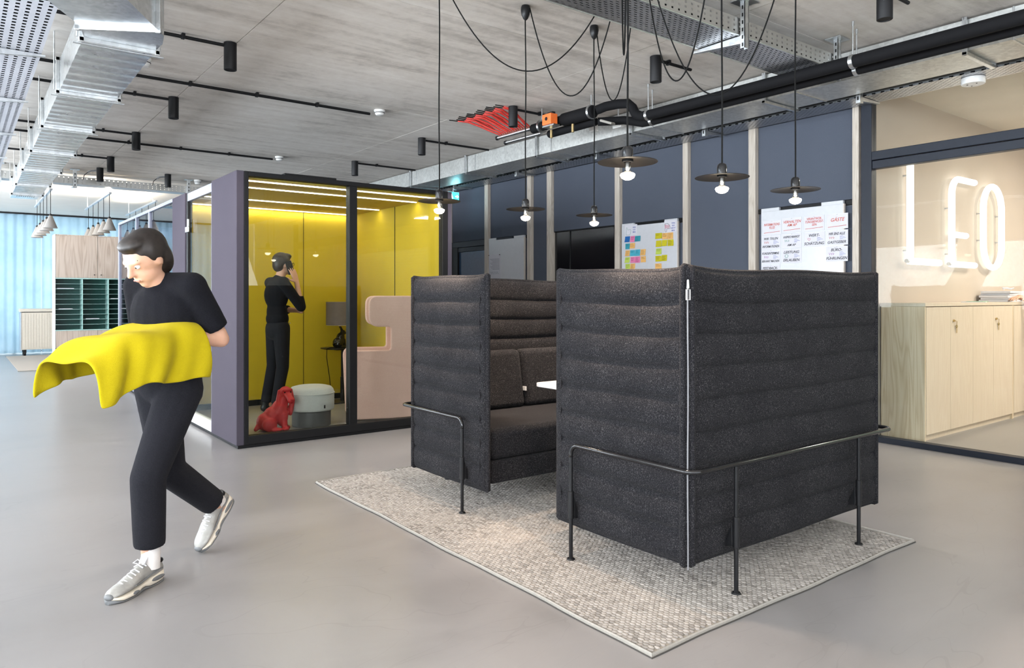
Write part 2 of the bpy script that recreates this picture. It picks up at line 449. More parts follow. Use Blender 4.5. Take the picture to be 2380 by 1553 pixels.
def remesh(o, vox=0.012, it=6, fac=0.5):
    m = o.modifiers.new('skin', 'REMESH'); m.mode = 'VOXEL'; m.voxel_size = vox; m.use_smooth_shade = True
    s = o.modifiers.new('soft', 'SMOOTH'); s.factor = fac; s.iterations = it
    return o
def tag(o, label, cat, group=None):
    o['label'] = label; o['category'] = cat
    if group: o['group'] = group
    return o
def thing(name, label, cat, loc=(0, 0, 0), group=None):
    o = bpy.data.objects.new(name, None); o.empty_display_size = 0.1
    COL.objects.link(o); o.location = loc; ORG[o.name] = Vector(loc)
    return tag(o, label, cat, group)
def struct(name, mb, mat, label=None, parent=None, **kw):
    o = build(mb, name, mat, parent, **kw)
    if parent is None:
        o['kind'] = 'structure'
        if label: o['label'] = label
    return o
def sroot(name, loc=(0, 0, 0), label=None):
    o = bpy.data.objects.new(name, None); COL.objects.link(o); o.location = loc; ORG[o.name] = Vector(loc)
    o['kind'] = 'structure'
    if label: o['label'] = label
    return o
def B(lo, hi): return MB().box(lo, hi)
def copy_tree(src, loc, rz=0.0, label=None):
    r = src.copy(); COL.objects.link(r); r.location = loc; r.rotation_euler = (0, 0, rz)
    if label: r['label'] = label
    def rec(a, b):
        for ch in a.children:
            c = ch.copy(); COL.objects.link(c); c.parent = b; rec(ch, c)
    rec(src, r); return r
def text(name, body, size, loc, mat, parent, rot=(R(90), 0, R(-90)), shear=0.25, width=1.0, ext=0.0004, align='CENTER', sp=0.9):
    c = bpy.data.curves.new(name, 'FONT'); c.body = body; c.size = size; c.shear = shear; c.extrude = ext
    c.align_x = align; c.align_y = 'CENTER'; c.space_line = sp; c.offset = size * 0.012
    c.materials.append(MATS[mat])
    tmp = bpy.data.objects.new(name, c); COL.objects.link(tmp)
    me = bpy.data.meshes.new_from_object(tmp.evaluated_get(bpy.context.evaluated_depsgraph_get()))
    bpy.data.objects.remove(tmp); me.name = name
    if not me.materials: me.materials.append(MATS[mat])
    o = bpy.data.objects.new(name, me); link(o, parent)
    o.location = Vector(loc) - ORG.get(parent.name, Vector((0, 0, 0))); o.rotation_euler = rot; o.scale = (width, 1, 1)
    return o
def spot(name, loc, target, power, col, size=60, blend=0.5, radius=0.03, parent=None):
    l = bpy.data.lights.new(name, 'SPOT'); l.energy = power; l.color = col; l.spot_size = R(size); l.spot_blend = blend
    l.shadow_soft_size = radius
    o = bpy.data.objects.new(name, l); COL.objects.link(o)
    d = Vector(target) - Vector(loc); q = d.to_track_quat('-Z', 'Y')
    o.rotation_euler = q.to_euler()
    if parent is not None: o.parent = parent; o.location = Vector(loc) - ORG[parent.name]
    else: o.location = loc
    return o
ORD = ['first', 'second', 'third', 'fourth', 'fifth', 'sixth', 'seventh', 'eighth', 'ninth', 'tenth']

# ================================================================== STRUCTURE
struct('floor', B((-4.2, -4.5, -0.12), (11.0, 20.5, 0.0)), 'screed', 'pale grey polished screed floor')

# ceiling: cast concrete, formwork panels with recessed joints, white plaster at the far end
ce = sroot('ceiling', (0, 0, CEIL), 'raw board-marked concrete ceiling')
build(B((-4.2, -4.5, CEIL + 0.02), (6.6, 20.5, CEIL + 0.14)), 'slab', 'concrete', ce)
xs = (-4.2, -0.84, 1.69, 4.22, 6.6); ys = [-4.55 + 1.25 * k for k in range(15)]
for i in range(len(xs) - 1):
    me_ = None
    for j in range(len(ys) - 1):
        wx, wy = xs[i + 1] - xs[i] - 0.006, 1.25 - 0.005
        if me_ is None:
            p_ = build(MB().box((-wx / 2, -wy / 2, 0), (wx / 2, wy / 2, 0.03)), 'panel', 'concrete', ce, local=True)
            me_ = p_
        else:
            p_ = me_.copy(); COL.objects.link(p_); p_.parent = ce
        p_.location = ((xs[i] + xs[i + 1]) / 2, ys[j] + 0.625, random.uniform(0, 0.0025))
build(B((-4.2, 12.96, CEIL - 0.03), (6.6, 20.5, CEIL + 0.02)), 'plaster_field', 'plaster_white', ce)

# wall_right: fabric panels between wooden battens
wr = struct('wall_right', B((6.50, 3.30, 0), (6.62, 20.5, CEIL)), 'grey_wall', 'blue-grey fabric panel wall with pale wooden battens')
BAT = [(3.318, 3.377), (4.377, 4.458), (5.232, 5.303), (6.273, 6.353), (7.552, 7.643), (7.989, 8.076), (9.027, 9.117), (10.1, 10.18), (11.2, 11.28)]
for a, b in BAT:
    build(B((6.415, a, 0), (6.50, b, CEIL - 0.02)), 'batten', 'batten_wood', wr, bevel=0.004)
MODS = [(3.377, 4.377, 'rail'), (4.458, 5.232, 'full'), (5.303, 6.273, 'rail'), (6.353, 7.552, 'tv'), (7.643, 7.989, 'full'), (8.076, 9.027, 'rail'),
        (9.117, 10.1, 'door'), (10.18, 11.2, 'full'), (11.28, 12.3, 'full')]
for a, b, k in MODS:
    a += 0.018; b -= 0.002
    if k == 'full':
        build(B((6.465, a, 0.02), (6.50, b, CEIL - 0.02)), 'panel', 'panel_fabric', wr, bevel=0.004)
    else:
        build(B((6.465, a, 2.155), (6.50, b, CEIL - 0.02)), 'panel', 'panel_fabric', wr, bevel=0.004)
        if k == 'rail':
            build(B((6.475, a, 0.02), (6.50, b, 2.10)), 'panel', 'panel_fabric', wr, bevel=0.004)
            build(B((6.462, a, 2.105), (6.50, b, 2.150)), 'hanging_rail', 'black_paint', wr, bevel=0.003)
# black sliding door and glazed door set into the panel wall
d2 = struct('door_2', B((6.470, 6.40, 0.02), (6.499, 7.53, 2.14)), 'tv_black', 'black sliding door leaf between two battens', bevel=0.004)
build(B((6.455, 6.375, 0.0), (6.50, 6.40, 2.15)), 'door_jamb', 'black_paint', d2)
build(B((6.455, 6.375, 2.14), (6.50, 7.53, 2.153)), 'door_head', 'black_paint', d2)
build(B((6.460, 7.215, 0.02), (6.470, 7.225, 2.14)), 'seam', 'black_satin', d2)
d1 = sroot('door_1', (6.47, 9.6, 0), 'dark-framed glazed door with a blue-tinted pane')
build(B((6.44, 9.135, 2.06), (6.50, 10.09, 2.15)), 'door_head', 'navy_frame', d1, bevel=0.004)
build(B((6.45, 9.135, 1.985), (6.50, 10.09, 2.055)), 'top_rail', 'navy_frame', d1, bevel=0.004)
build(B((6.44, 9.90, 0.0), (6.50, 10.09, 2.06)), 'jamb', 'black_paint', d1, bevel=0.004)
build(B((6.45, 9.135, 0.0), (6.50, 9.90, 0.12)), 'bottom_rail', 'navy_frame', d1)
build(B((6.475, 9.135, 0.12), (6.485, 9.90, 1.985)), 'pane', 'teal_glass_panel', d1)
sg = build(B((6.462, 9.40, 1.30), (6.474, 9.66, 1.545)), 'door_sign', 'paper', d1)
text('lettering', '1', 0.07, (6.4615, 9.53, 1.49), 'ink_black', d1, shear=0)

# window_1: dark-framed glass partition of the warm lit room
w1 = sroot('window_1', (6.45, 2.4, 0), 'dark-framed floor-to-ceiling glass partition of the lit room')
for a, b in ((3.20, 3.295), (1.72, 1.80), (-1.35, -1.27), (-4.5, -4.42)):
    build(B((6.41, a, 0), (6.50, b, CEIL)), 'post', 'navy_frame', w1, bevel=0.004)
for a, b in ((1.80, 3.20), (-1.27, 1.72), (-4.42, -1.35)):
    build(B((6.41, a, 0.0), (6.50, b, 0.05)), 'sill', 'navy_frame', w1, bevel=0.003)
    build(B((6.42, a, 2.395), (6.50, b, 2.465)), 'transom', 'navy_frame', w1, bevel=0.004)
    build(B((6.41, a, 2.470), (6.50, b, 2.546)), 'transom', 'navy_frame', w1, bevel=0.004)
    build(B((6.41, a, 3.10), (6.50, b, CEIL)), 'head', 'navy_frame', w1, bevel=0.004)
    build(B((6.450, a, 0.05), (6.460, b, 2.395)), 'pane', 'pane_clear', w1)
    build(B((6.450, a, 2.546), (6.460, b, 3.10)), 'pane', 'pane_clear', w1)
build(B((6.438, -1.27, 0.35), (6.446, 1.72, 2.12)), 'privacy_film', 'dotted_film', w1)

# the lit room behind the partition
struct('wall_back', B((6.51, 3.30, 0), (11.0, 3.42, CEIL)), 'warm_wall', 'warm white wall carrying the light sign')
struct('wall_end', B((11.0, -4.5, 0), (11.12, 3.42, CEIL)), 'warm_wall', 'warm white end wall of the lit room')
struct('wall_front', B((6.62, -4.62, 0), (11.0, -4.5, CEIL)), 'warm_wall')
c2 = struct('ceiling_2', B((6.62, -4.5, CEIL), (11.0, 3.30, CEIL + 0.14)), 'warm_ceiling', 'pale concrete ceiling of the lit room')
MB_ = MB().lathe([(0.055, 0), (0.055, 0.006)], (8.05, 2.25, CEIL - 0.006), 20)
build(MB_, 'ceiling_disc', 'white_plastic', c2)
for k, (lx, ly) in enumerate(((8.0, 0.6), (9.8, 1.4), (8.8, -2.2))):
    lt = thing('ceiling_light', ORD[k] + ' square ceiling light of the warm lit room', 'light', (lx, ly, CEIL - 0.05), 'ceiling lights of the lit room')
    build(B((lx - 0.32, ly - 0.32, CEIL - 0.05), (lx + 0.32, ly + 0.32, CEIL)), 'housing', 'white_lacquer', lt, bevel=0.006)
    build(B((lx - 0.29, ly - 0.29, CEIL - 0.056), (lx + 0.29, ly + 0.29, CEIL - 0.051)), 'diffuser', 'panel_light', lt)
    l = area('room_light', (0, 0, -0.03), (0, 0, 0), 0.56, 0.56, 92, (1.0, 0.90, 0.79)); l.parent = lt

# windows: side wall, rear wall, curtained end wall
wl = sroot('wall_left', (-4.2, 8, 0), 'white side wall with a row of windows')
build(B((-4.32, -4.5, 0), (-4.2, 20.5, 0.55)), 'parapet', 'white_wall', wl)
build(B((-4.32, -4.5, 2.95), (-4.2, 20.5, CEIL)), 'lintel', 'white_wall', wl)
for k in range(8):
    yc = -4.4 + 3.6 * k
    build(B((-4.32, max(-4.5, yc - 0.3), 0.55), (-4.2, min(20.5, yc + 0.3), 2.95)), 'pier', 'white_wall', wl)
wb = sroot('wall_rear', (0, -4.5, 0), 'white rear wall with windows')
build(B((-4.2, -4.62, 0), (6.6, -4.5, 0.55)), 'parapet', 'white_wall', wb)
build(B((-4.2, -4.62, 2.95), (6.6, -4.5, CEIL)), 'lintel', 'white_wall', wb)
for a, b in ((-4.2, -3.65), (-0.9, -0.5), (2.3, 2.7), (5.5, 6.6)):
    build(B((a, -4.62, 0.55), (b, -4.5, 2.95)), 'pier', 'white_wall', wb)
we = sroot('wall_far', (1, 20.4, 0), 'glazed end wall behind sheer curtains')
build(B((-4.2, 20.35, 2.95), (6.5, 20.5, CEIL)), 'lintel', 'white_wall', we)
for a in (-4.2, -2.45, -0.7, 1.05, 2.8, 4.55, 6.4):
    build(B((a, 20.36, 0), (a + 0.07, 20.48, 2.95)), 'mullion', 'aluminium', we)
for a in (-4.13, -2.38, -0.63, 1.12, 2.87, 4.62):
    build(B((a, 20.41, 0.03), (a + 1.68, 20.42, 2.95)), 'pane', 'pane_clear', we)
build(B((-4.13, 20.36, 0), (6.4, 20.48, 0.03)), 'sill', 'aluminium', we)

# ================================================================== MEETING BOOTH
bo = thing('meeting_booth', 'freestanding meeting booth with grey fabric sides, black front frame and yellow inside', 'booth', (1.86, 6.22, 0))
BX0, BX1, BY0, BY1, BZ = 1.86, 3.98, 6.22, 11.75, 2.325
def bp(name, lo, hi, mat, par=bo, bevel=0.003, **kw): return build(B(lo, hi), name, mat, par, bevel=bevel, **kw)
bp('plinth', (BX0 + 0.015, BY0 + 0.012, 0), (BX1 - 0.015, BY1 - 0.015, 0.028), 'black_paint')
bp('floor_plate', (BX0 + 0.07, BY0 + 0.07, 0.028), (BX1 - 0.06, 8.375, 0.036), 'screed', bevel=0)
bp('corner_panel', (BX0, BY0, 0.028), (BX0 + 0.065, 6.965, BZ), 'booth_fabric', bevel=0.006)
bp('side_panel', (BX0, 7.93, 0.028), (BX0 + 0.065, 8.47, BZ), 'booth_fabric', bevel=0.006)
bp('end_panel', (BX1 - 0.05, BY0, 0.028), (BX1, BY1, BZ), 'booth_fabric', bevel=0.006)
bp('roof', (BX0 + 0.066, BY0 + 0.085, 2.29), (BX1 - 0.051, BY1 - 0.07, BZ - 0.004), 'black_paint', bevel=0)
bp('roof_box', (2.30, 6.30, BZ - 0.003), (2.78, 6.75, BZ + 0.03), 'black_paint')
for nm, lo, hi in (('jamb', (BX0 + 0.066, BY0, 0.028), (1.962, BY0 + 0.08, BZ)), ('mullion', (2.872, BY0, 0.1), (2.948, BY0 + 0.08, 2.285)),
                   ('jamb', (3.872, BY0, 0.028), (3.929, BY0 + 0.08, BZ)),
                   ('bottom_rail', (1.962, BY0, 0.028), (3.872, BY0 + 0.08, 0.1)), ('top_rail', (1.962, BY0, 2.285), (3.872, BY0 + 0.08, BZ))):
    bp(nm, lo, hi, 'black_paint')
bp('pane', (1.962, 6.245, 0.1), (2.872, 6.255, 2.285), 'pane_booth', bevel=0)
bp('pane', (2.948, 6.245, 0.1), (3.872, 6.255, 2.285), 'pane_booth', bevel=0)
# yellow room
bp('back_wall', (BX0 + 0.066, 8.38, 0.036), (BX1 - 0.05, 8.46, 2.29), 'yellow_wall', bevel=0)
for xx in (2.62, 3.28):
    bp('panel_joint', (xx, 8.3775, 0.1), (xx + 0.005, 8.380, 2.28), 'black_paint', bevel=0)
bp('inner_wall', (BX1 - 0.062, BY0 + 0.082, 0.036), (BX1 - 0.0505, 8.379, 2.289), 'yellow_wall', bevel=0)
bp('wall_seam', (3.912, 7.30, 0.1), (3.9175, 7.305, 2.28), 'black_paint', bevel=0)
bp('inner_lining', (BX0 + 0.066, BY0 + 0.082, 0.036), (BX0 + 0.075, 6.965, 2.289), 'yellow_wall', bevel=0)
bp('inner_lining', (BX0 + 0.066, 7.93, 0.036), (BX0 + 0.075, 8.379, 2.289), 'yellow_wall', bevel=0)
bp('inner_ceiling', (BX0 + 0.076, BY0 + 0.082, 2.276), (BX1 - 0.063, 8.379, 2.2895), 'yellow_ceiling', bevel=0)
bp('skirting', (BX0 + 0.08, 8.365, 0.036), (3.915, 8.379, 0.10), 'black_paint', bevel=0)
bp('floor_socket', (2.83, 8.30, 0.036), (2.93, 8.364, 0.105), 'black_satin')
for yy in (6.40, 6.80, 7.66, 8.345):
    bp('light_strip', (1.97, yy - 0.011, 2.268), (3.90, yy + 0.011, 2.276), 'led_strip', bevel=0)
    l = area('strip_light', (2.93 - BX0, yy - BY0, 2.262), (0, 0, 0), 1.9, 0.03, 4, (1.0, 0.92, 0.74)); l.parent = bo
# side door
dr = bp('door', (BX0 + 0.012, 6.972, 0.03), (BX0 + 0.055, 7.012, BZ - 0.01), 'door_frame_grey')
bp('door_stile', (BX0 + 0.012, 7.875, 0.03), (BX0 + 0.055, 7.925, BZ - 0.01), 'black_satin', dr)
bp('top_rail', (BX0 + 0.012, 7.012, 2.235), (BX0 + 0.055, 7.875, BZ - 0.01), 'door_frame_grey', dr)
bp('kick_rail', (BX0 + 0.008, 7.012, 0.03), (BX0 + 0.055, 7.875, 0.125), 'white_lacquer', dr)
bp('pane', (BX0 + 0.028, 7.012, 0.125), (BX0 + 0.038, 7.875, 2.235), 'pane_booth', dr, bevel=0)
for zz in (0.31, 1.92):
    bp('hinge', (BX0 - 0.006, 7.80, zz), (BX0 + 0.011, 7.90, zz + 0.055), 'aluminium', dr)
    bp('hinge_pin', (BX0 - 0.006, 7.80, zz + 0.055), (BX0 + 0.011, 7.825, zz + 0.13), 'aluminium', dr)
# second, glazed room of the booth
for a, b in ((9.66, 9.70), (10.46, 10.50), (11.70, 11.75)):
    bp('post', (BX0, a, 0.1), (BX0 + 0.045, b, 2.29), 'door_frame_grey')
bp('side_sill', (BX0, 8.471, 0.028), (BX0 + 0.05, 11.75, 0.1), 'door_frame_grey')
bp('side_head', (BX0, 8.471, 2.29), (BX0 + 0.05, 11.75, BZ), 'door_frame_grey')
for a, b in ((8.472, 9.66), (9.70, 10.46), (10.50, 11.70)):
    bp('pane', (BX0 + 0.018, a, 0.1), (BX0 + 0.028, b, 2.29), 'pane_smoke', bevel=0)
bp('pane', (BX0 + 0.05, 11.71, 0.1), (BX1 - 0.051, 11.72, 2.29), 'pane_smoke', bevel=0)
bp('end_sill', (BX0 + 0.05, 11.70, 0.028), (BX1 - 0.051, 11.74, 0.1), 'door_frame_grey')

# ================================================================== CURTAINS
def curtain(x0, x1, k, lab):
    n = int((x1 - x0) / 0.02)
    ph = random.uniform(0, 6)
    def fn(u, v):
        x = x0 + (x1 - x0) * u
        a = 0.035 + 0.02 * math.sin(x * 3.1 + ph)
        return (x, 19.62 + a * math.sin(x * 2 * math.pi / 0.17 + ph + 0.8 * math.sin(x * 2.3)) * (0.55 + 0.45 * v), 0.02 + (CEIL - 0.09) * (1 - v))
    o = build(MB().grid(n, 14, fn), 'curtain', 'sheer_curtain', None, smooth=True, angle=3)
    tag(o, lab, 'curtain', 'sheer curtains across the far glass wall')
cl = ['pale blue sheer curtain at the outer corner of the far glass wall', 'pale blue sheer curtain behind the beige roller cabinet',
      'pale blue sheer curtain directly behind the tall shelf unit', 'pale blue sheer curtain beyond the far end of the booth']
for k, (a, b) in enumerate(((-4.1, -0.6), (-0.58, 1.55), (1.57, 3.9), (3.92, 6.4))):
    curtain(a, b, k, cl[k])
ct = thing('curtain_track', 'dark track carrying the sheer curtains at the far wall', 'track', (1.0, 19.6, CEIL - 0.09))
build(B((-4.15, 19.585, CEIL - 0.065), (6.45, 19.655, CEIL - 0.031)), 'rail', 'black_satin', ct)
build(B((-4.15, 19.66, CEIL - 0.08), (6.45, 19.68, CEIL - 0.031)), 'fascia', 'grey_wall', ct)
# ================================================================== RUG
RX0, RX1, RY0, RY1 = 1.945, 3.955, 1.745, 4.775
rug = thing('rug', 'cream braided wool rug under the two high-back sofas', 'rug', ((RX0 + RX1) / 2, (RY0 + RY1) / 2, 0))
def edge_wob(t, s): return 0.004 * math.sin(t * 5.1 + s) + 0.002 * math.sin(t * 13 + 2 * s)
def rug_pt(u, v, ins, z):
    x = RX0 + ins + (RX1 - RX0 - 2 * ins) * u; y = RY0 + ins + (RY1 - RY0 - 2 * ins) * v
    return (x + edge_wob(y, 1), y + edge_wob(x, 2), z)
def slab(ins, z0, z1, nu=24, nv=36):
    mb = MB()
    ring = [(i / nu, 0) for i in range(nu)] + [(1, j / nv) for j in range(nv)] + [(1 - i / nu, 1) for i in range(nu)] + [(0, 1 - j / nv) for j in range(nv)]
    n = len(ring); vs = [rug_pt(u, v, ins, z0) for u, v in ring] + [rug_pt(u, v, ins, z1) for u, v in ring]
    return mb.add(vs, [tuple(range(n - 1, -1, -1)), tuple(range(n, 2 * n))] + [(i, (i + 1) % n, n + (i + 1) % n, n + i) for i in range(n)])
build(slab(0.0, 0.0, 0.004), 'backing', 'rug_back', rug)
build(slab(0.004, 0.004, 0.0075), 'ground_weave', 'rug_binding', rug)
bt = MB()
ringp = [rug_pt(i / 24, 0, 0.008, 0.008) for i in range(25)] + [rug_pt(1, j / 36, 0.008, 0.008) for j in range(1, 37)] + \
        [rug_pt(1 - i / 24, 1, 0.008, 0.008) for i in range(1, 25)] + [rug_pt(0, 1 - j / 36, 0.008, 0.008) for j in range(1, 36)]
bt.tube(ringp, 0.009, 6, True, 0.5)
build(bt, 'binding', 'rug_binding', rug, smooth=True)
px_, py_ = 0.0168, 0.0255
nx_, ny_ = int((RX1 - RX0 - 0.05) / px_), int((RY1 - RY0 - 0.045) / py_)
vs_, fs_ = [], []
for i in range(nx_):
    for j in range(ny_):
        cx_ = RX0 + 0.03 + i * px_ + random.uniform(-.0012, .0012)
        cy_ = RY0 + 0.033 + (j + 0.5 * (i % 2)) * py_ + random.uniform(-.0015, .0015)
        cx_ += edge_wob(cy_, 1); cy_ += edge_wob(cx_, 2)
        h_ = 0.0075 + random.uniform(-.001, .0012); a_ = random.uniform(0.05, 0.4)
        ca, sa = math.cos(a_), math.sin(a_); o_ = len(vs_)
        for lv, (rr, zz) in enumerate(((1.0, 0.0), (0.93, 0.62), (0.55, 0.93))):
            for k in range(8):
                t = 2 * math.pi * k / 8
                lx_, ly_ = 0.0092 * rr * math.cos(t), 0.0152 * rr * math.sin(t)
                vs_.append((cx_ + lx_ * ca - ly_ * sa, cy_ + lx_ * sa + ly_ * ca, 0.0072 + h_ * zz))
        vs_.append((cx_, cy_, 0.0072 + h_))
        for lv in range(2):
            b = o_ + lv * 8
            for k in range(8): fs_.append((b + k, b + (k + 1) % 8, b + 8 + (k + 1) % 8, b + 8 + k))
        b = o_ + 16
        for k in range(8): fs_.append((b + k, b + (k + 1) % 8, o_ + 24))
pm = bpy.data.meshes.new('wool_loops'); pm.from_pydata(vs_, [], fs_); pm.materials.append(MATS['wool']); pm.shade_smooth()
po = bpy.data.objects.new('wool_loops', pm); link(po, rug); po.location = -Vector(rug.location); po['kind'] = 'stuff'
ZR = 0.0145          # top of the pile

# ================================================================== SOFAS
def qpanel(o, ud, nd, L, z0, z1, bands, t, b, nu=22, per=9, phase=0.0):
    """upholstered panel with stitched horizontal channels; o = lower corner on the mid plane"""
    o, ud, nd = Vector(o), Vector(ud), Vector(nd)
    us = [0, .006, .015, .03, .05, .08] + [0.08 + (L - 0.16) * k / nu for k in range(1, nu)] + [L - .08, L - .05, L - .03, L - .015, L - .006, L]
    nv = bands * per + 1; loop = []
    def pos(u, v, side):
        fr = (v * bands) % 1.0
        prof = abs(math.sin(math.pi * fr)) ** 0.55 if 0 < v < 1 else 0
        e = min(u, L - u); ed = math.sqrt(max(0, 1 - (1 - min(1, e / 0.03)) ** 2)); ed = 0.30 + 0.70 * ed
        eb = min(1, e / 0.10) ** 0.6
        wob = 1 + 0.10 * math.sin(u * 9 + v * 31 + phase) + 0.06 * math.sin(u * 23 + v * 17 + phase)
        h = t / 2 * ed + b * prof * eb * wob - (0.010 * (1 - prof) ** 2 * eb)
        zt = z1 + 0.016 * abs(2 * u / L - 1) ** 5 - 0.004 * math.sin(u * 4 + phase)
        z = z0 + (zt - z0) * v + 0.003 * math.sin(u * 6 + phase + v * 9)
        return o + ud * u + nd * (h * side) + Vector((0, 0, z - 0))
    seq = [(u, 1) for u in us] + [(u, -1) for u in reversed(us)]
    n = len(seq); vs = []
    for j in range(nv):
        for u, s in seq: vs.append(pos(u, j / (nv - 1), s))
    fs = [(j * n + i, j * n + (i + 1) % n, (j + 1) * n + (i + 1) % n, (j + 1) * n + i) for j in range(nv - 1) for i in range(n)]
    fs += [tuple(range(n - 1, -1, -1)), tuple(range((nv - 1) * n, nv * n))]
    border = [pos(u, 1, 1) * 0.5 + pos(u, 1, -1) * 0.5 + Vector((0, 0, 0.002)) for u in us[1:-1]]
    down = [pos(us[-1], 1 - k / 20, 1) * .5 + pos(us[-1], 1 - k / 20, -1) * .5 for k in range(21)]
    bot = [pos(u, 0, 1) * 0.5 + pos(u, 0, -1) * 0.5 for u in reversed(us[1:-1])]
    up = [pos(us[0], k / 20, 1) * .5 + pos(us[0], k / 20, -1) * .5 for k in range(21)]
    return MB().add(vs, fs), border + down + bot + up
def rbox(mb_lo, mb_hi): return MB().box(mb_lo, mb_hi)

sofa = thing('high_back_sofa', 'dark charcoal high-back sofa with its zipped back corner towards the open floor', 'sofa', (0, 0, 0), 'facing high-back sofas')
SL, SD = 0.795, 0.42            # half length, half depth
SZ0, SZ1 = 0.150, 1.365
def sp(mb, name, mat, par=sofa, **kw): return build(mb, name, mat, par, local=True, **kw)
for nm, o_, ud, nd, L, ph in (('back_panel', (-SL + .004, -SD + .032, 0), (1, 0, 0), (0, -1, 0), 2 * SL - .008, 0.3),
                              ('side_panel', (-SL + .032, -SD + .006, 0), (0, 1, 0), (-1, 0, 0), 2 * SD - .006, 1.7),
                              ('side_panel', (SL - .032, -SD + .006, 0), (0, 1, 0), (1, 0, 0), 2 * SD - .006, 3.1)):
    mb, bd = qpanel(o_, ud, nd, L, SZ0, SZ1, 9, 0.046, 0.013, phase=ph)
    pn = sp(mb, nm, 'felt', smooth=True, angle=1.2)
    sp(MB().tube(bd, 0.0135, 8, True), 'piping', 'felt', pn, smooth=True, angle=2)
    # stitched seam line set back from the open front edge of each side
    if nm == 'side_panel':
        xo = o_[0] + nd[0] * 0.027
        seam = MB().tube([(xo, SD - 0.045 + 0.002 * math.sin(z * 21), z) for z in [SZ0 + .02 + k * 0.05 for k in range(25)] if z < SZ1 - .01], 0.0045, 6)
        sp(seam, 'edge_seam', 'felt', pn, smooth=True)
for s in (-1,):
    zx, zy = s * (SL - 0.004), -SD + 0.006
    zp = sp(MB().tube([(zx + 0.0015 * math.sin(z * 9), zy, z) for z in [SZ0 - .012 + k * 0.04 for k in range(32)] if z < SZ1 - .045], 0.0032, 8), 'zip', 'zip_metal', smooth=True)
    dvec = Vector((s * 0.7, -0.7, 0)); side = Vector((0.7 * s, 0.7, 0)) if s < 0 else Vector((-0.7, -0.7, 0))
    def zpt(a, n, z): return Vector((zx, zy, z)) + side * a + dvec * n
    sl = MB().cyl(zpt(0, .004, SZ1 - .075), zpt(0, .004, SZ1 - .04), 0.0065, 0.0045, 10); sp(sl, 'zip_slider', 'chrome', zp, smooth=True)
    fr = MB()
    a, b_ = SZ1 - .122, SZ1 - .080
    fr.tube([zpt(-.0075, .011, b_), zpt(.0075, .011, b_), zpt(.0075, .011, a), zpt(-.0075, .011, a)], 0.0022, 6, True)
    sp(fr, 'zip_puller', 'white_lacquer', zp, smooth=True)
# seat and cushions
def cushion(lo, hi, nm, bev): return sp(rbox(lo, hi), nm, 'felt', smooth=True, bevel=bev, seg=5)
cushion((-SL + .075, -SD + .07, 0.175), (SL - .075, SD - .03, 0.305), 'seat_base', 0.012)
cushion((-SL + .072, -SD + .075, 0.308), (SL - .072, SD - .022, 0.490), 'seat_cushion', 0.045)
for s in (-1, 1):
    mb = MB()
    x0, x1 = (-SL + .075, -.003) if s < 0 else (.003, SL - .075)
    mb.prism([(-SD + .075, 0.495), (-SD + .235, 0.495), (-SD + .165, 0.885), (-SD + .075, 0.885)], 0, x0, x1)
    c_ = sp(mb, 'back_cushion', 'felt', smooth=True, bevel=0.035, seg=5)
    if s < 0: sp(B((-.006, -SD + .19, 0.60), (.004, -SD + .222, 0.628)), 'woven_tag', 'white_lacquer', c_)
# tubular steel frame
RZ_, RO = 0.548, 0.036
def arc(c, r, a0, a1, ax, n=6):
    out = []
    for k in range(n + 1):
        t = R(a0 + (a1 - a0) * k / n); p = [r * math.cos(t), r * math.sin(t)]
        q = Vector(c)
        if ax == 'xy': q = q + Vector((p[0], p[1], 0))
        else: q = q + Vector((0, p[0], p[1]))
        out.append(q)
    return out
XO, YB, YF = SL + RO, -SD - 0.050, 0.255
rail = [Vector((-XO, YF, 0.49))] + arc((-XO, YF - .045, RZ_ - .045), .045, 0, 90, 'yz') + arc((-XO + .05, YB + .05, RZ_), .05, 180, 270, 'xy') + \
       arc((XO - .05, YB + .05, RZ_), .05, 270, 360, 'xy') + [p for p in reversed(arc((XO, YF - .045, RZ_ - .045), .045, 0, 90, 'yz'))] + [Vector((XO, YF, 0.49))]
sp(MB().tube(rail, 0.0105, 12), 'rail', 'black_gloss', smooth=True, angle=2)
for lx, ly, top in ((-XO, YF, 0.49), (XO, YF, 0.49), (-.545, YB, RZ_ - .009), (.475, YB, RZ_ - .009)):
    lg = sp(MB().cyl((lx, ly, 0.004), (lx, ly, top), 0.0095, None, 14), 'leg', 'black_satin', smooth=True)
    sp(MB().cyl((lx, ly, 0.195), (lx, ly, 0.325), 0.0145, None, 14), 'leg_sleeve', 'black_satin', lg, smooth=True, bevel=0.002)
    sp(MB().cyl((lx, ly, 0.0), (lx, ly, 0.006), 0.021, 0.017, 14), 'foot', 'black_satin', lg, smooth=True)
    br = MB()
    if abs(lx) > SL:
        sx = -1 if lx > 0 else 1
        br.prism([(lx + sx * .010, 0.20), (lx + sx * .16, 0.155), (lx + sx * .16, 0.172), (lx + sx * .04, 0.215), (lx + sx * .012, 0.30)], 1, ly - .012, ly + .012)
    else:
        br.prism([(ly + .010, 0.20), (ly + .17, 0.152), (ly + .17, 0.172), (ly + .045, 0.215), (ly + .012, 0.30)], 0, lx - .012, lx + .012)
    sp(br, 'bracket', 'black_satin', lg, bevel=0.003)
SX = 2.38 + SL
sofa.location = (SX, 1.937 + SD, ZR); ORG[sofa.name] = Vector(sofa.location)
copy_tree(sofa, (SX, 3.39 + SD, ZR), math.pi, 'dark charcoal high-back sofa showing its brown-lit seat, standing behind the white table')

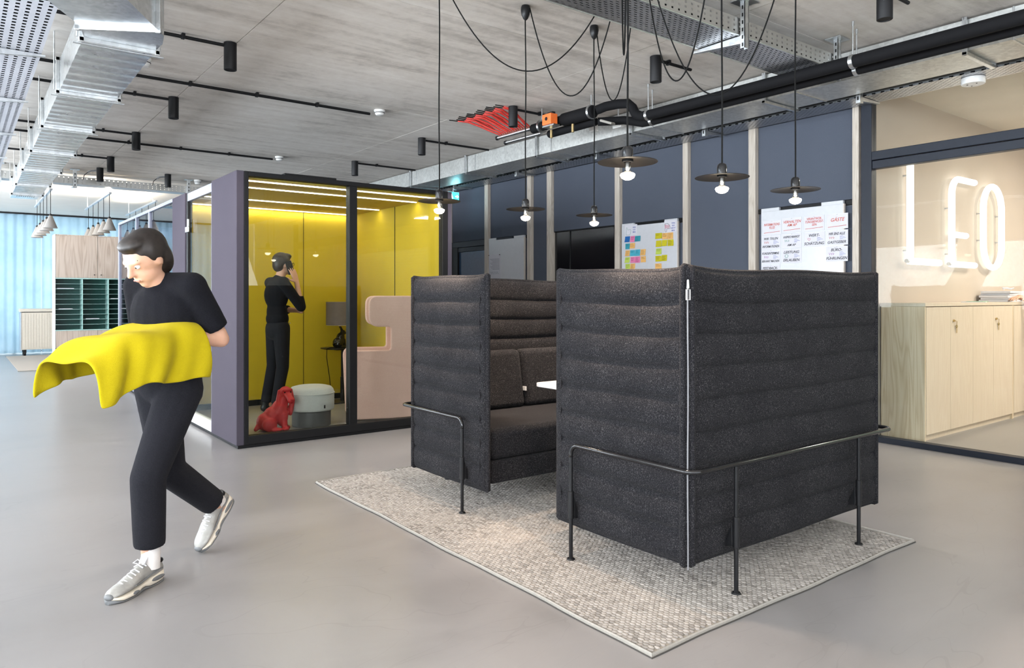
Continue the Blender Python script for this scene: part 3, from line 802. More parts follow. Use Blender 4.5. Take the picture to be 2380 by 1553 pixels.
# ================================================================== TABLE BETWEEN THE SOFAS
tb = thing('table', 'white square table standing between the two sofas', 'table', (SX, 3.08, ZR))
tp = MB()
cr, hx, hy = 0.05, 0.385, 0.37
pl = []
for cx_, cy_, a0 in ((hx - cr, hy - cr, 0), (-hx + cr, hy - cr, 90), (-hx + cr, -hy + cr, 180), (hx - cr, -hy + cr, 270)):
    for k in range(6):
        t = R(a0 + 90 * k / 5); pl.append((SX + cx_ + cr * math.cos(t), 3.08 + cy_ + cr * math.sin(t)))
tp.prism(pl, 2, 0.728, 0.75); build(tp, 'tabletop', 'white_lacquer', tb, bevel=0.003)
build(MB().cyl((SX, 3.08, ZR + .016), (SX, 3.08, 0.72), 0.03, None, 20), 'column', 'black_satin', tb, smooth=True)
build(MB().lathe([(0.22, 0), (0.22, 0.006), (0.03, 0.016)], (SX, 3.08, ZR), 32), 'foot_plate', 'black_satin', tb, smooth=True)
build(B((SX - .12, 2.96, 0.716), (SX + .12, 3.20, 0.728)), 'mount', 'black_satin', tb)

# ================================================================== PENDANT LAMPS
PEND = [(2.318, 3.765), (2.98, 3.765), (3.585, 3.75), (2.285, 2.185), (2.94, 2.19), (3.595, 2.205)]
PL = ['flat disc pendant, first of the row over the sofa behind the table', 'flat disc pendant, middle of the row over the sofa behind the table',
      'flat disc pendant, last of the row over the sofa behind the table', 'flat disc pendant with a bare bulb, above the zipped corner sofa at its lit side',
      'flat disc pendant with a bare bulb, middle of the three above the zipped corner sofa', 'flat disc pendant with a bare bulb, in front of the card board by the partition']
TRAY_END = [(3.13, 3.225, 3.04), (3.24, 3.225, 3.04), (3.41, 3.225, 3.04), (2.94, 2.855, 3.04), (3.15, 2.855, 3.04), (3.21, 2.855, 3.04)]
SAG = [0.46, 0.55, 0.52, 0.62, 0.68, 0.70]
PZ = 1.85
for k, (x, y) in enumerate(PEND):
    t = thing('pendant_lamp', PL[k], 'lamp', (x, y, PZ), 'disc pendants above the sofas')
    build(MB().lathe([(0.010, 0.010), (0.04, 0.008), (0.127, -0.004), (0.128, -0.0055), (0.127, -0.0065), (0.04, 0.005), (0.010, 0.007)], (x, y, PZ), 48), 'disc', 'bronze_disc', t, smooth=True)
    build(MB().lathe([(0.0235, 0.006), (0.0235, 0.045), (0.021, 0.055), (0.014, 0.062), (0.005, 0.065)], (x, y, PZ), 24), 'holder', 'black_gloss', t, smooth=True)
    build(MB().lathe([(0.024, 0.0045), (0.024, -0.004), (0.0155, -0.006), (0.0155, 0.0045)], (x, y, PZ), 24), 'socket_ring', 'black_satin', t, smooth=True)
    bu = build(MB().lathe([(0.0135, -0.005), (0.0135, -0.040), (0.017, -0.047), (0.026, -0.052)], (x, y, PZ), 24), 'bulb', 'bulb_glass', t, smooth=True)
    build(MB().lathe([(0.010, -0.007), (0.010, -0.036), (0.004, -0.042)], (x, y, PZ), 16), 'bulb_neck', 'chrome', bu, smooth=True)
    build(MB().lathe([(0.026, -0.0525), (0.031, -0.056), (0.032, -0.061), (0.027, -0.072), (0.014, -0.080), (0.003, -0.082)], (x, y, PZ), 24), 'bulb_bowl', 'bulb_glow', bu, smooth=True)
    cp = [(x + 0.0025 * math.sin(z * 7 + k), y + 0.002 * math.cos(z * 6 + k), z) for z in [PZ + .06 + (CEIL - .09 - PZ - .06) * q / 24 for q in range(25)]]
    build(MB().tube(cp, 0.0042, 8), 'cord', 'cord_black', t, smooth=True)
    build(MB().lathe([(0.006, -0.095), (0.016, -0.085), (0.027, -0.06), (0.032, -0.035), (0.031, -0.012), (0.026, 0.0)], (x, y, CEIL), 24), 'canopy', 'black_satin', t, smooth=True)
    a = Vector((x, y, CEIL - .02)); e = Vector(TRAY_END[k]); d = (e - a); a = a + Vector((d.x, d.y, 0)).normalized() * 0.031
    sw = []
    for q in range(33):
        u = q / 32; p = a.lerp(e, u); p.z -= 4 * SAG[k] * u * (1 - u); sw.append(p)
    sw.append(e + Vector((0, 0.04 if e.y < 3.0 else -0.04, 0.02)))
    build(MB().tube(sw, 0.0040, 8), 'swag_cord', 'cord_black', t, smooth=True)
    spot('pendant_light', (x, y, PZ - .086), (x, y, 0), 52, (1.0, 0.77, 0.57), 130, 0.9, 0.03, t)
# ================================================================== CEILING SERVICES
# galvanised duct beside the booth row
du = thing('ventilation_duct', 'broad galvanised duct with flanged sections running towards the curtains', 'duct', (0.78, 8.5, 2.75))
DZ0, DZ1 = 2.75, 2.965
FY = [4.80, 6.14, 7.47, 8.80, 10.15, 11.50, 12.60]
def dx(y): return 0.585 + 0.009 * (y - 4.8), 0.96 + 0.006 * (y - 4.8)
for k in range(len(FY) - 1):
    a, b = FY[k] + .012, FY[k + 1] - .012; n = 97; mb = MB(); vs = []
    for i in range(n):
        y = a + (b - a) * i / (n - 1); x0, x1 = dx(y); u = i / (n - 1)
        rip = 0.0040 * math.sin(u * 2 * math.pi * 8) * min(1, 8 * u, 8 * (1 - u)); bel = -0.0015 * math.sin(math.pi * u)
        xm = (x0 + x1) / 2
        vs += [(x0, y, DZ0 + .6 * rip), (xm, y, DZ0 + rip + bel), (x1, y, DZ0 + .6 * rip), (x1 + 0.3 * rip, y, (DZ0 + DZ1) / 2), (x1, y, DZ1), (x0, y, DZ1), (x0 - 0.3 * rip, y, (DZ0 + DZ1) / 2)]
    m_ = 7
    fs = [(i * m_ + q, i * m_ + (q + 1) % m_, (i + 1) * m_ + (q + 1) % m_, (i + 1) * m_ + q) for i in range(n - 1) for q in range(m_)]
    fs += [tuple(range(m_)), tuple(range((n - 1) * m_, n * m_))]
    build(mb.add(vs, fs), 'section', 'duct_sheet', du, smooth=True, angle=0.5)
def flange(p0, p1, nm='flange'):
    """ring frame around the duct between two lower corners p0, p1"""
    p0, p1 = Vector((*p0, 0)), Vector((*p1, 0)); ax = (p1 - p0).normalized(); nrm = Vector((-ax.y, ax.x, 0)); g, th = 0.026, 0.011
    M = Matrix((ax, nrm, Vector((0, 0, 1)))).transposed(); c = (p0 + p1) / 2; L = (p1 - p0).length
    fl = MB()
    for cz in (DZ0 - g / 2 + .002, DZ1 + g / 2 - .002): fl.obox(c + Vector((0, 0, cz)), (L + 2 * g, 2 * th, g), M)
    for e in (p0 - ax * (g / 2 - .002), p1 + ax * (g / 2 - .002)): fl.obox(e + Vector((0, 0, (DZ0 + DZ1) / 2)), (g, 2 * th, DZ1 - DZ0 + 2 * g), M)
    return build(fl, nm, 'galvanised', du, bevel=0.003)
for y in FY: flange((dx(y)[0], y), (dx(y)[1], y))
el0, el1 = (0.542, 4.600), (0.885, 4.400)
flange(el0, el1)
build(MB().prism([(dx(4.8)[0], 4.79), el0, el1, (0.945, 4.50), (0.968, 4.65), (dx(4.8)[1], 4.79)], 2, DZ0, DZ1), 'elbow', 'duct_sheet', du)
vdir = Vector((-0.51, -0.86)); q0 = Vector(el0) + vdir * 3.2; q1 = Vector(el1) + vdir * 3.2
mb = MB(); n = 30; vs = []
for i in range(n):
    u = i / (n - 1); rip = 0.002 * math.sin(u * 2 * math.pi * 9); a = Vector(el0).lerp(q0, u); b = Vector(el1).lerp(q1, u); c = (a + b) / 2
    vs += [(a.x, a.y, DZ0), (c.x, c.y, DZ0 + rip - .003), (b.x, b.y, DZ0), (b.x, b.y, DZ1), (a.x, a.y, DZ1)]
fs = [(i * 5 + q, i * 5 + (q + 1) % 5, (i + 1) * 5 + (q + 1) % 5, (i + 1) * 5 + q) for i in range(n - 1) for q in range(5)] + [tuple(range(5)), tuple(range((n - 1) * 5, n * 5))]
build(mb.add(vs, fs), 'section', 'duct_sheet', du, smooth=True, angle=0.5)
build(B((0.66, 12.612, 2.755), (1.0, 13.3, 2.96)), 'outlet_box', 'duct_sheet', du, bevel=0.004)
for i in range(9):
    build(B((0.72 + i * 0.026, 12.75, 2.748), (0.733 + i * 0.026, 12.98, 2.754)), 'grille_slat', 'black_satin', du)
for y in FY:
    for x in (dx(y)[0] - .03, dx(y)[1] + .03):
        build(MB().cyl((x, y + .03, DZ0 + .01), (x, y + .03, CEIL), 0.005, None, 8), 'hanger_rod', 'galvanised', du, smooth=True)
    build(B((dx(y)[0] - .05, y + .02, DZ0 - .03), (dx(y)[1] + .05, y + .042, DZ0 - .0255)), 'hanger_bar', 'galvanised', du)

# wide perforated tray at the outer side of the duct
pt = thing('perforated_tray', 'wide pale perforated metal tray hanging beside the galvanised duct', 'cable tray', (0.1, 7, 2.74))
build(B((-0.30, 4.32, 2.75), (0.42, 10.6, 2.7515)), 'sheet', 'perforated_square', pt)
build(B((-0.29, 4.33, 2.757), (0.41, 10.59, 2.763)), 'shade_sheet', 'black_foam', pt)  # black sheet added above the holes so they look deeply shaded
build(B((0.4185, 4.32, 2.7515), (0.42, 10.6, 2.80)), 'edge', 'aluminium', pt)
build(B((-0.30, 4.32, 2.7515), (-0.2985, 10.6, 2.80)), 'edge', 'aluminium', pt)
build(MB().prism([(-0.34, 3.9), (0.08, 3.9), (0.33, 4.315), (-0.34, 4.315)], 2, 2.785, 2.7865), 'slotted_sheet', 'perforated_slots_y', pt)
for y in (5.29, 6.60, 8.0, 9.4):
    build(MB().prism([(-0.34, 2.745), (0.44, 2.745), (0.44, 2.735), (0.1, 2.70), (-0.34, 2.69)], 1, y - .012, y + .012), 'support_arm', 'galvanised', pt)
    build(B((-0.36, y - .02, 2.69), (-0.341, y + .02, CEIL)), 'hanger', 'galvanised', pt)

# ceiling spotlights with surface conduits
def downlight(x, y, x2, label, group, power=42, side=False):
    t = thing('ceiling_spotlight', label, 'spotlight', (x, y, CEIL - .205), group)
    h0, h1 = CEIL - .205, CEIL - .002
    build(MB().lathe([(0.036, 0.004), (0.0365, 0.0), (0.045, 0.0), (0.046, 0.002), (0.046, h1 - h0), (0.036, h1 - h0)], (x, y, h0), 32), 'housing', 'black_paint', t, smooth=True)
    build(MB().lathe([(0.036, 0.006), (0.034, 0.010), (0.001, 0.0105)], (x, y, h0), 24), 'lens', 'spot_glow', t, smooth=True)
    z = CEIL - .026
    if side:
        build(MB().tube([(x - .05, y, z - .02), (x - .12, y, z - .03), (x - .16, y, z - .06)], 0.012, 8), 'adaptor', 'aluminium', t, smooth=True)
        build(MB().tube([(x - .16, y, z - .06), (x - .20, y + .02, z - .10), (x - .21, y + .05, z - .16)], 0.005, 6), 'cable', 'cord_black', t, smooth=True)
    else:
        xa = x + (0.045 if x2 > x else -0.045)
        cn = build(MB().cyl((xa, y, z), (x2, y, z), 0.0125, None, 10), 'conduit', 'black_paint', t, smooth=True)
        n = max(1, int(abs(x2 - x) / 0.75))
        for q in range(n):
            xx = x + (x2 - x) * (q + 0.35) / n
            build(B((xx - .012, y - .020, z - .014), (xx + .012, y + .020, CEIL - .002)), 'clip', 'black_paint', cn, bevel=0.002)
    spot('spot_light', (x, y, h0 - .012), (x, y, 0), power, (1.0, 0.93, 0.86), 95, 0.6, 0.03, t)
RL = 'spotlights beside the galvanised duct'
for k, (x, y) in enumerate(((1.648, 5.66), (1.665, 7.53), (1.675, 9.40), (1.69, 11.25))):
    downlight(x, y, -0.25, ORD[k] + ' black cylinder ceiling spotlight in the row beside the galvanised duct', RL)
for k, (x, y) in enumerate(((1.71, 12.31), (2.64, 12.31))):
    downlight(x, y, x, 'brownish cylinder spotlight with a silver adaptor, ' + ('beside the duct end' if k == 0 else 'above the far booth roof'), 'spotlights by the far cable tray', 20, True)
RR = 'spotlights beside the black pipes'
for k, (x, y) in enumerate(((4.55, 2.19), (4.43, 3.93), (4.455, 5.83), (4.465, 7.65), (4.48, 9.53))):
    downlight(x, y, 4.86 if y < 4.4 else 5.45, ORD[k] + ' black cylinder ceiling spotlight in the row between perforated tray and panel wall', RR, 170 if 3 < y < 6.5 else (90 if y < 3 else 40))
for k, (y, x1, dl) in enumerate(((6.88, 3.40, 'white smoke detector at the end of the long black conduit before the booth'),
                                 (9.95, 3.46, 'white smoke detector at the conduit end above the booth roof'))):
    t = thing('ceiling_conduit', ('long black conduit crossing the concrete before the booth' if k == 0 else 'long black conduit crossing the concrete above the booth'), 'conduit', (1.5, y, CEIL - .026))
    build(MB().cyl((-0.3, y, CEIL - .026), (x1, y, CEIL - .026), 0.0135, None, 10), 'tube', 'black_paint', t, smooth=True)
    for q in range(6):
        xx = -0.1 + q * (x1 / 6 + .02)
        build(B((xx - .012, y - .022, CEIL - .042), (xx + .012, y + .022, CEIL - .002)), 'clip', 'black_paint', t, bevel=0.002)
    s = thing('smoke_detector', dl, 'detector', (x1 + .05, y - .12, CEIL - .06))
    build(MB().lathe([(0.02, -0.058), (0.036, -0.054), (0.046, -0.040), (0.050, -0.022), (0.056, -0.020), (0.057, -0.002), (0.03, 0.0)], (x1 + .05, y - .12, CEIL - .002), 24), 'body', 'white_plastic', s, smooth=True)
    build(MB().lathe([(0.0485, -0.034), (0.0505, -0.033), (0.0505, -0.028), (0.0485, -0.027)], (x1 + .05, y - .12, CEIL - .002), 24), 'slot_ring', 'black_satin', s)
for nm, x, y in (('white smoke detector next to the duct elbow', 1.20, 6.42), ('white smoke detector above the far corner of the booth', 3.15, 12.6)):
    s = thing('smoke_detector', nm, 'detector', (x, y, CEIL - .06))
    build(MB().lathe([(0.02, -0.075), (0.036, -0.070), (0.046, -0.052), (0.050, -0.030), (0.056, -0.028), (0.057, -0.002), (0.03, 0.0)], (x, y, CEIL - .002), 24), 'body', 'white_plastic', s, smooth=True)
    build(MB().lathe([(0.0485, -0.044), (0.0505, -0.043), (0.0505, -0.038), (0.0485, -0.037)], (x, y, CEIL - .002), 24), 'slot_ring', 'black_satin', s)

# perforated cable tray crossing above the sofas
tr = thing('cable_tray', 'perforated steel cable tray above the sofas, ending at the black pipes', 'cable tray', (3.5, 3.04, 2.965))
TX0, TX1, TY0, TY1, TZ = 0.9, 5.42, 2.878, 3.204, 2.965
build(B((TX0, TY0, TZ), (TX1, TY1, TZ + .0015)), 'tray_bottom', 'perforated_slots', tr)
for y in (TY0, TY1 - .0015):
    build(B((TX0, y, TZ + .0015), (TX1, y + .0015, TZ + .112)), 'tray_side', 'perforated_side', tr)
for y in (TY0 - .002, TY1 + .002):
    build(MB().cyl((TX0, y, TZ), (TX1, y, TZ), 0.004, None, 6), 'fold', 'galvanised', tr, smooth=True)
for q in range(8):  # dark tubes added inside the tray to blacken its holes
    yq = TY0 + .022 + q * .0365
    build(MB().tube([(TX0 + .05 + (TX1 - TX0 - .1) * s / 12, yq + .004 * math.sin(s * 1.7 + q), TZ + .021 + .002 * math.sin(s + q)) for s in range(13)], .0185, 8), 'cable', 'cord_black', tr, smooth=True)
for x in (2.05, 4.06, 5.20):
    po_ = MB()
    for a, b in (((x - .022, TY0 - .046, 2.875), (x + .022, TY0 - .042, CEIL - .008)), ((x - .022, TY0 - .046, 2.875), (x - .018, TY0 - .012, CEIL - .008)), ((x + .018, TY0 - .046, 2.875), (x + .022, TY0 - .012, CEIL - .008))):
        po_.box(a, b)
    pp = build(po_, 'hanger_post', 'galvanised', tr)
    build(B((x - .07, TY0 - .09, CEIL - .008), (x + .07, TY0 + .03, CEIL - .001)), 'post_plate', 'galvanised', pp)
    for q in range(6):
        build(B((x - .0225 - .001, TY0 - .034, 2.885 + q * .048), (x - .0215, TY0 - .024, 2.908 + q * .048)), 'slot', 'black_satin', pp)
    build(MB().prism([(TY0 - .041, 2.905), (TY1 + .05, 2.945), (TY1 + .05, 2.960), (TY0 - .041, 2.960)], 0, x - .018, x + .018), 'arm', 'galvanised', pp, bevel=0.002)

# black insulated pipes
for k, (x, y1) in enumerate(((4.95, 4.52), (5.115, 4.66))):
    t = thing('insulated_pipe', ('black insulated pipe running along the ceiling, outer one of the pair' if k == 0 else 'black insulated pipe running along the ceiling, wall side of the pair'), 'pipe', (x, 1, 2.90))
    r = 0.044 if k == 0 else 0.040; zb = 2.90 if k == 0 else 2.892
    path = [(x, -4.3, zb), (x, 0, zb), (x, 2.5, zb), (x, y1 - .1, zb), (x, y1 + .04, zb + .004), (x - .005, y1 + .11, zb + .04), (x - .01, y1 + .14, zb + .10),
            (x - .02, y1 + .19, zb + .15), (x - .04, y1 + .30, zb + .165), (x - .08, y1 + .42, zb + .160), (4.815, 5.01, 3.03)] if k == 0 else [(x, -4.3, zb), (x, 0, zb), (x, 2.5, zb), (x, y1 - .1, zb), (x, y1 + .04, zb + .004), (x - .02, y1 + .12, zb + .03), (x - .06, y1 + .22, zb + .055), (x - .14, y1 + .36, zb + .06), (x - .20, 5.09, zb + .06)]
    build(MB().tube(path, r, 18), 'insulation', 'black_foam', t, smooth=True, angle=2)
    for y in (-1.6, 0.5, 2.6 + .06 * k, 4.48 + .10 * k):
        cl_ = build(MB().lathe([(r + .001, -.014), (r + .005, -.014), (r + .005, .014), (r + .001, .014)], (0, 0, 0), 24), 'clamp', 'galvanised', t, smooth=True, local=True)
        cl_.rotation_euler = (R(90), 0, 0); cl_.location = Vector((x, y, zb)) - ORG[t.name]
        build(MB().cyl((x, y, zb + r + .004), (x, y, CEIL), 0.005, None, 8), 'threaded_rod', 'galvanised', t, smooth=True)
        build(MB().cyl((x, y, CEIL - .03), (x, y, CEIL - .001), 0.009, None, 6), 'rod_nut', 'galvanised', t)

# heating manifold with red hoses
mf = thing('heating_manifold', 'heating manifold on the ceiling with red hoses and an orange actuator', 'manifold', (4.75, 5.6, 3.0))
build(MB().cyl((4.80, 5.02, 3.02), (4.76, 5.42, 3.01), 0.062, None, 20), 'insulated_body', 'black_foam', mf, smooth=True, bevel=0.012)
build(MB().cyl((4.76, 5.42, 3.01), (4.73, 5.86, 2.995), 0.048, None, 18), 'insulated_body', 'black_foam', mf, smooth=True, bevel=0.01)
build(MB().cyl((4.90, 5.10, 2.955), (4.86, 5.75, 2.94), 0.040, None, 18), 'return_pipe', 'black_foam', mf, smooth=True, bevel=0.01)
ac = build(B((4.60, 5.42, 2.955), (4.69, 5.55, 3.06)), 'actuator', 'orange_plastic', mf, bevel=0.006)
build(MB().cyl((4.595, 5.485, 3.01), (4.60, 5.485, 3.01), 0.018, None, 12), 'dial', 'black_satin', ac)
build(B((4.62, 5.40, 2.94), (4.70, 5.57, 2.954)), 'mount', 'galvanised', ac)
build(B((4.64, 5.44, 3.06), (4.68, 5.52, 3.085)), 'connector', 'black_satin', ac, bevel=0.004)
for x, z in ((4.715, 3.0), (4.83, 2.965)):
    build(MB().cyl((x, 5.84, z), (x - .01, 6.42, z), 0.02, None, 14), 'bar', 'galvanised', mf, smooth=True)
    build(MB().cyl((x - .01, 6.42, z), (x - .01, 6.45, z), 0.024, None, 14), 'end_cap', 'black_satin', mf, smooth=True)
for y in (5.05, 5.72):
    c_ = build(MB().lathe([(0.064, -.012), (0.068, -.012), (0.068, .012), (0.064, .012)], (0, 0, 0), 24), 'clamp', 'galvanised', mf, local=True, smooth=True)
    c_.rotation_euler = (R(90), 0, 0); c_.location = Vector((4.795 if y < 5.4 else 4.74, y, 3.02 if y < 5.4 else 3.0)) - ORG[mf.name]
    build(MB().cyl((4.79 if y < 5.4 else 4.74, y, 3.06), (4.79 if y < 5.4 else 4.74, y, CEIL), 0.006, None, 8), 'threaded_rod', 'galvanised', mf, smooth=True)
for k in range(15):
    y = 5.88 + k * 0.037; ze = CEIL - .008
    e = Vector((4.36 + 0.03 * math.sin(k * 2.1), y - 0.02 + 0.28 * k / 14, ze)); a = Vector((4.715, y, 3.018))
    mid = a.lerp(e, .45) + Vector((0, 0.01 * math.sin(k * 3.3), 0.012 + 0.018 * ((k * 5) % 3))); pts = [a, a + Vector((-.02, 0, .012)), a.lerp(mid, .6), mid, mid.lerp(e, .55) + Vector((0, 0, .018)), e]
    build(MB().tube(pts, [0.006, 0.007, 0.0105, 0.012, 0.011, 0.007], 8), 'hose', 'red_hose', mf, smooth=True, angle=2)
    build(MB().cyl((4.715, y, 2.995), (4.715, y, 3.026), 0.011, None, 8), 'fitting', 'brass', mf, smooth=True)
    build(MB().tube([e, e + Vector((-.09, .02 + .01 * math.sin(k), .004))], 0.005, 6), 'hose_tail', 'cord_black', mf, smooth=True)
for y, z in ((5.62, 2.90), (5.30, 2.90)):
    build(MB().cyl((4.78, y, z - .03), (4.78, y, z + .05), 0.014, None, 12), 'valve', 'brass', mf, smooth=True)
build(MB().tube([(4.86, 5.0, 2.94), (4.9, 4.9, 2.90), (5.0, 4.95, 2.92), (4.98, 5.08, 2.95)], 0.012, 8), 'flex_hose', 'rug_binding', mf, smooth=True)
for nm, lo, hi in (('white wall box on the ceiling beside the manifold valves', (5.20, 5.42, 2.965), (5.24, 5.52, 3.05)), ('white square junction box on the ceiling before the wall duct', (5.20, 5.06, 2.94), (5.245, 5.18, 3.04))):
    j = thing('junction_box', nm, 'junction box', ((lo[0] + hi[0]) / 2, (lo[1] + hi[1]) / 2, lo[2]))
    build(B(lo, hi), 'box', 'white_plastic', j, bevel=0.006); build(B((lo[0] - .006, lo[1] + .008, lo[2] + .008), (lo[0] - .0005, hi[1] - .008, hi[2] - .008)), 'lid', 'white_plastic', j, bevel=0.004)
    build(MB().cyl(((lo[0] + hi[0]) / 2, (lo[1] + hi[1]) / 2, hi[2]), ((lo[0] + hi[0]) / 2, (lo[1] + hi[1]) / 2, CEIL), .008, None, 8), 'stem', 'galvanised', j, smooth=True)

# wall-side duct with hangers
wd = thing('wall_duct', 'shallow galvanised duct running along the top of the panel wall', 'duct', (5.74, 5, 2.955))
HY = [-1.0, 0.55, 2.10, 3.66, 5.20, 6.73, 8.24, 9.75, 11.3]
WX0, WX1, WZ0, WZ1 = 5.51, 5.97, 2.955, 3.168
yy = -4.4
for k in range(11):
    a, b = yy + .004, yy + 1.55
    vs = []; n = 9
    for i in range(n):
        u = i / (n - 1); bel = -0.008 * math.sin(math.pi * u); y = a + (b - a) * u
        vs += [(WX0 - .3 * abs(bel), y, (WZ0 + WZ1) / 2), (WX0, y, WZ0), ((WX0 + WX1) / 2, y, WZ0 + bel), (WX1, y, WZ0), (WX1, y, WZ1), (WX0, y, WZ1)]
    fs = [(i * 6 + q, i * 6 + (q + 1) % 6, (i + 1) * 6 + (q + 1) % 6, (i + 1) * 6 + q) for i in range(n - 1) for q in range(6)] + [tuple(range(6)), tuple(range((n - 1) * 6, n * 6))]
    build(MB().add(vs, fs), 'section', 'wall_duct_sheet', wd, smooth=True, angle=0.5)
    build(B((WX0 - .006, b - .004, WZ0 - .008), (WX1 + .006, b + .006, WZ1 + .002)), 'joint', 'galvanised', wd)
    yy += 1.555
for y in HY:
    h = build(B((WX0 - .03, y - .016, WZ0 - .035), (WX1 + .03, y + .016, WZ0 - .011)), 'hanger_bar', 'galvanised', wd, bevel=0.003)
    for x in (WX0 - .022, WX1 + .022):
        build(B((x - .008, y - .015, WZ0 - .035), (x + .008, y + .015, CEIL - .001)), 'hanger_strap', 'galvanised', h)
        build(MB().cyl((x, y, CEIL - .02), (x, y, CEIL - .001), 0.012, None, 6), 'hanger_nut', 'galvanised', h)

# narrow tray on the wall
wt = thing('wall_tray', 'slotted steel cable tray on brackets along the panel wall', 'cable tray', (6.27, 5, 2.965))
build(B((6.12, -4.3, 2.965), (6.40, 10.3, 2.9665)), 'tray_bottom', 'perforated_slots_y', wt)
build(B((6.12, -4.3, 2.9665), (6.1215, 10.3, 3.025)), 'tray_side', 'perforated_side_y', wt)
build(B((6.3985, -4.3, 2.9665), (6.40, 10.3, 3.025)), 'tray_side', 'perforated_side_y', wt)
for q in range(6):  # dark filling added so the slots look shaded from below
    build(MB().tube([(6.15 + q * .043 + .003 * math.sin(s * 1.9 + q), -4.2 + 14.4 * s / 14, 2.988) for s in range(15)], .020, 8), 'cable', 'cord_black', wt, smooth=True)
for y in (-1.5, 0.05, 1.59, 3.14, 4.74, 6.32, 7.88, 9.44):
    b_ = build(B((6.06, y - .02, 2.905), (6.112, y + .02, 3.085)), 'bracket', 'galvanised', wt, bevel=0.003)
    build(B((6.058, y - .006, 2.93), (6.0605, y + .006, 2.96)), 'slot', 'black_satin', b_)
    build(MB().prism([(6.112, 2.925), (6.112, 2.960), (6.41, 2.962), (6.41, 2.950)], 1, y - .014, y + .014), 'bracket_arm', 'galvanised', b_)
    build(MB().cyl((6.086, y, 3.085), (6.086, y, CEIL), 0.006, None, 8), 'bracket_rod', 'galvanised', b_)
ss = thing('ceiling_sensor', 'round white sensor under the wall tray before the lit partition', 'sensor', (6.27, 2.34, 2.91))
build(MB().lathe([(0.03, -0.052), (0.078, -0.050), (0.082, -0.044), (0.082, -0.002), (0.03, 0.0)], (6.27, 2.34, 2.9645), 32), 'body', 'white_plastic', ss, smooth=True)
for a in (0.6, 2.2, 4.1):
    build(MB().cyl((6.27 + .04 * math.cos(a), 2.34 + .04 * math.sin(a), 2.9105), (6.27 + .04 * math.cos(a), 2.34 + .04 * math.sin(a), 2.914), .006, None, 8), 'sensor_hole', 'black_satin', ss)
# exit sign
ex = thing('exit_sign', 'glowing teal escape sign under the duct beyond the booth', 'sign', (6.1, 9.48, 2.73))
build(B((6.00, 9.485, 2.74), (6.20, 9.515, 2.885)), 'housing', 'white_plastic', ex, bevel=0.003)
build(B((6.006, 9.480, 2.746), (6.194, 9.4845, 2.879)), 'light_face', 'exit_glow', ex)
build(MB().prism([(6.125, 2.805), (6.155, 2.805), (6.155, 2.785), (6.188, 2.8125), (6.155, 2.84), (6.155, 2.82), (6.125, 2.82)], 1, 9.477, 9.4795), 'arrow', 'exit_symbol', ex)
build(MB().prism([(6.03, 2.76), (6.045, 2.76), (6.055, 2.80), (6.075, 2.775), (6.085, 2.785), (6.065, 2.83), (6.06, 2.86), (6.045, 2.86), (6.045, 2.83), (6.03, 2.81)], 1, 9.477, 9.4795), 'running_figure', 'exit_symbol', ex)
build(MB().cyl((6.1, 9.5, 2.885), (6.1, 9.5, CEIL), 0.008, None, 8), 'stem', 'galvanised', ex, smooth=True)
l = bpy.data.lights.new('exit_light', 'POINT'); l.energy = 1.2; l.color = (0.3, 0.85, 1.0); l.shadow_soft_size = .06
o = bpy.data.objects.new('exit_light', l); COL.objects.link(o); o.parent = ex; o.location = (0, -.07, .08)

# cable tray crossing the far end
ft = thing('cross_tray', 'brown-grey perforated tray crossing the ceiling before the white far bay', 'cable tray', (1, 12.78, 2.93))
build(B((-4.1, 12.70, 2.965), (3.55, 12.7015, 3.075)), 'tray_side', 'perforated_side', ft)
build(B((-4.1, 12.70, 2.963), (3.55, 12.95, 2.9645)), 'tray_bottom', 'perforated_slots', ft)
build(B((-4.1, 12.9485, 2.965), (3.55, 12.95, 3.075)), 'tray_side', 'perforated_side', ft)
for x in (0.50, 1.43, 3.03):
    h_ = build(B((x - .025, 12.655, 2.90), (x + .025, 12.695, CEIL - .006)), 'hanger_post', 'galvanised', ft, bevel=0.003)
    build(B((x - .06, 12.63, CEIL - .008), (x + .06, 12.72, CEIL - .001)), 'post_plate', 'galvanised', h_)
    build(B((x - .018, 12.695, 2.935), (x + .018, 12.98, 2.962)), 'arm', 'galvanised', h_)
    for q in range(4): build(B((x - .006, 12.654, 2.93 + q * .055), (x + .006, 12.6555, 2.955 + q * .055)), 'slot', 'black_satin', h_)
# ================================================================== BOARDS ON THE PANEL WALL
def whiteboard(y0, y1, label, tabs):
    zt, zb = 2.118, 1.02
    t = thing('whiteboard', label, 'whiteboard', (6.44, (y0 + y1) / 2, zb), 'whiteboards hung on the panel wall')
    build(B((6.428, y0, zb), (6.452, y1, zt)), 'board', 'board_white', t, bevel=0.002)
    build(B((6.427, y0 - .012, zb), (6.453, y0 - .0005, zt)), 'board_edge', 'board_edge', t)
    for a, b in tabs: build(B((6.43, a, zt), (6.4605, b, zt + .032)), 'hook_tab', 'board_white', t, bevel=0.002)
    return t
whiteboard(3.470, 4.318, 'whiteboard filled with handwritten cards, next to the lit partition', ((3.47, 3.68), (4.12, 4.318)))
whiteboard(5.392, 6.244, 'whiteboard with rows of coloured sticky notes', ((5.392, 5.575), (6.05, 6.244)))
wb3 = whiteboard(8.160, 9.020, 'whiteboard with one long printed sheet beside the glazed door', ((8.16, 8.40), (8.84, 9.02)))
build(B((6.428, 8.42, 2.1185), (6.4605, 8.82, 2.146)), 'pen_shelf', 'navy_frame', wb3)
XB = 6.4275
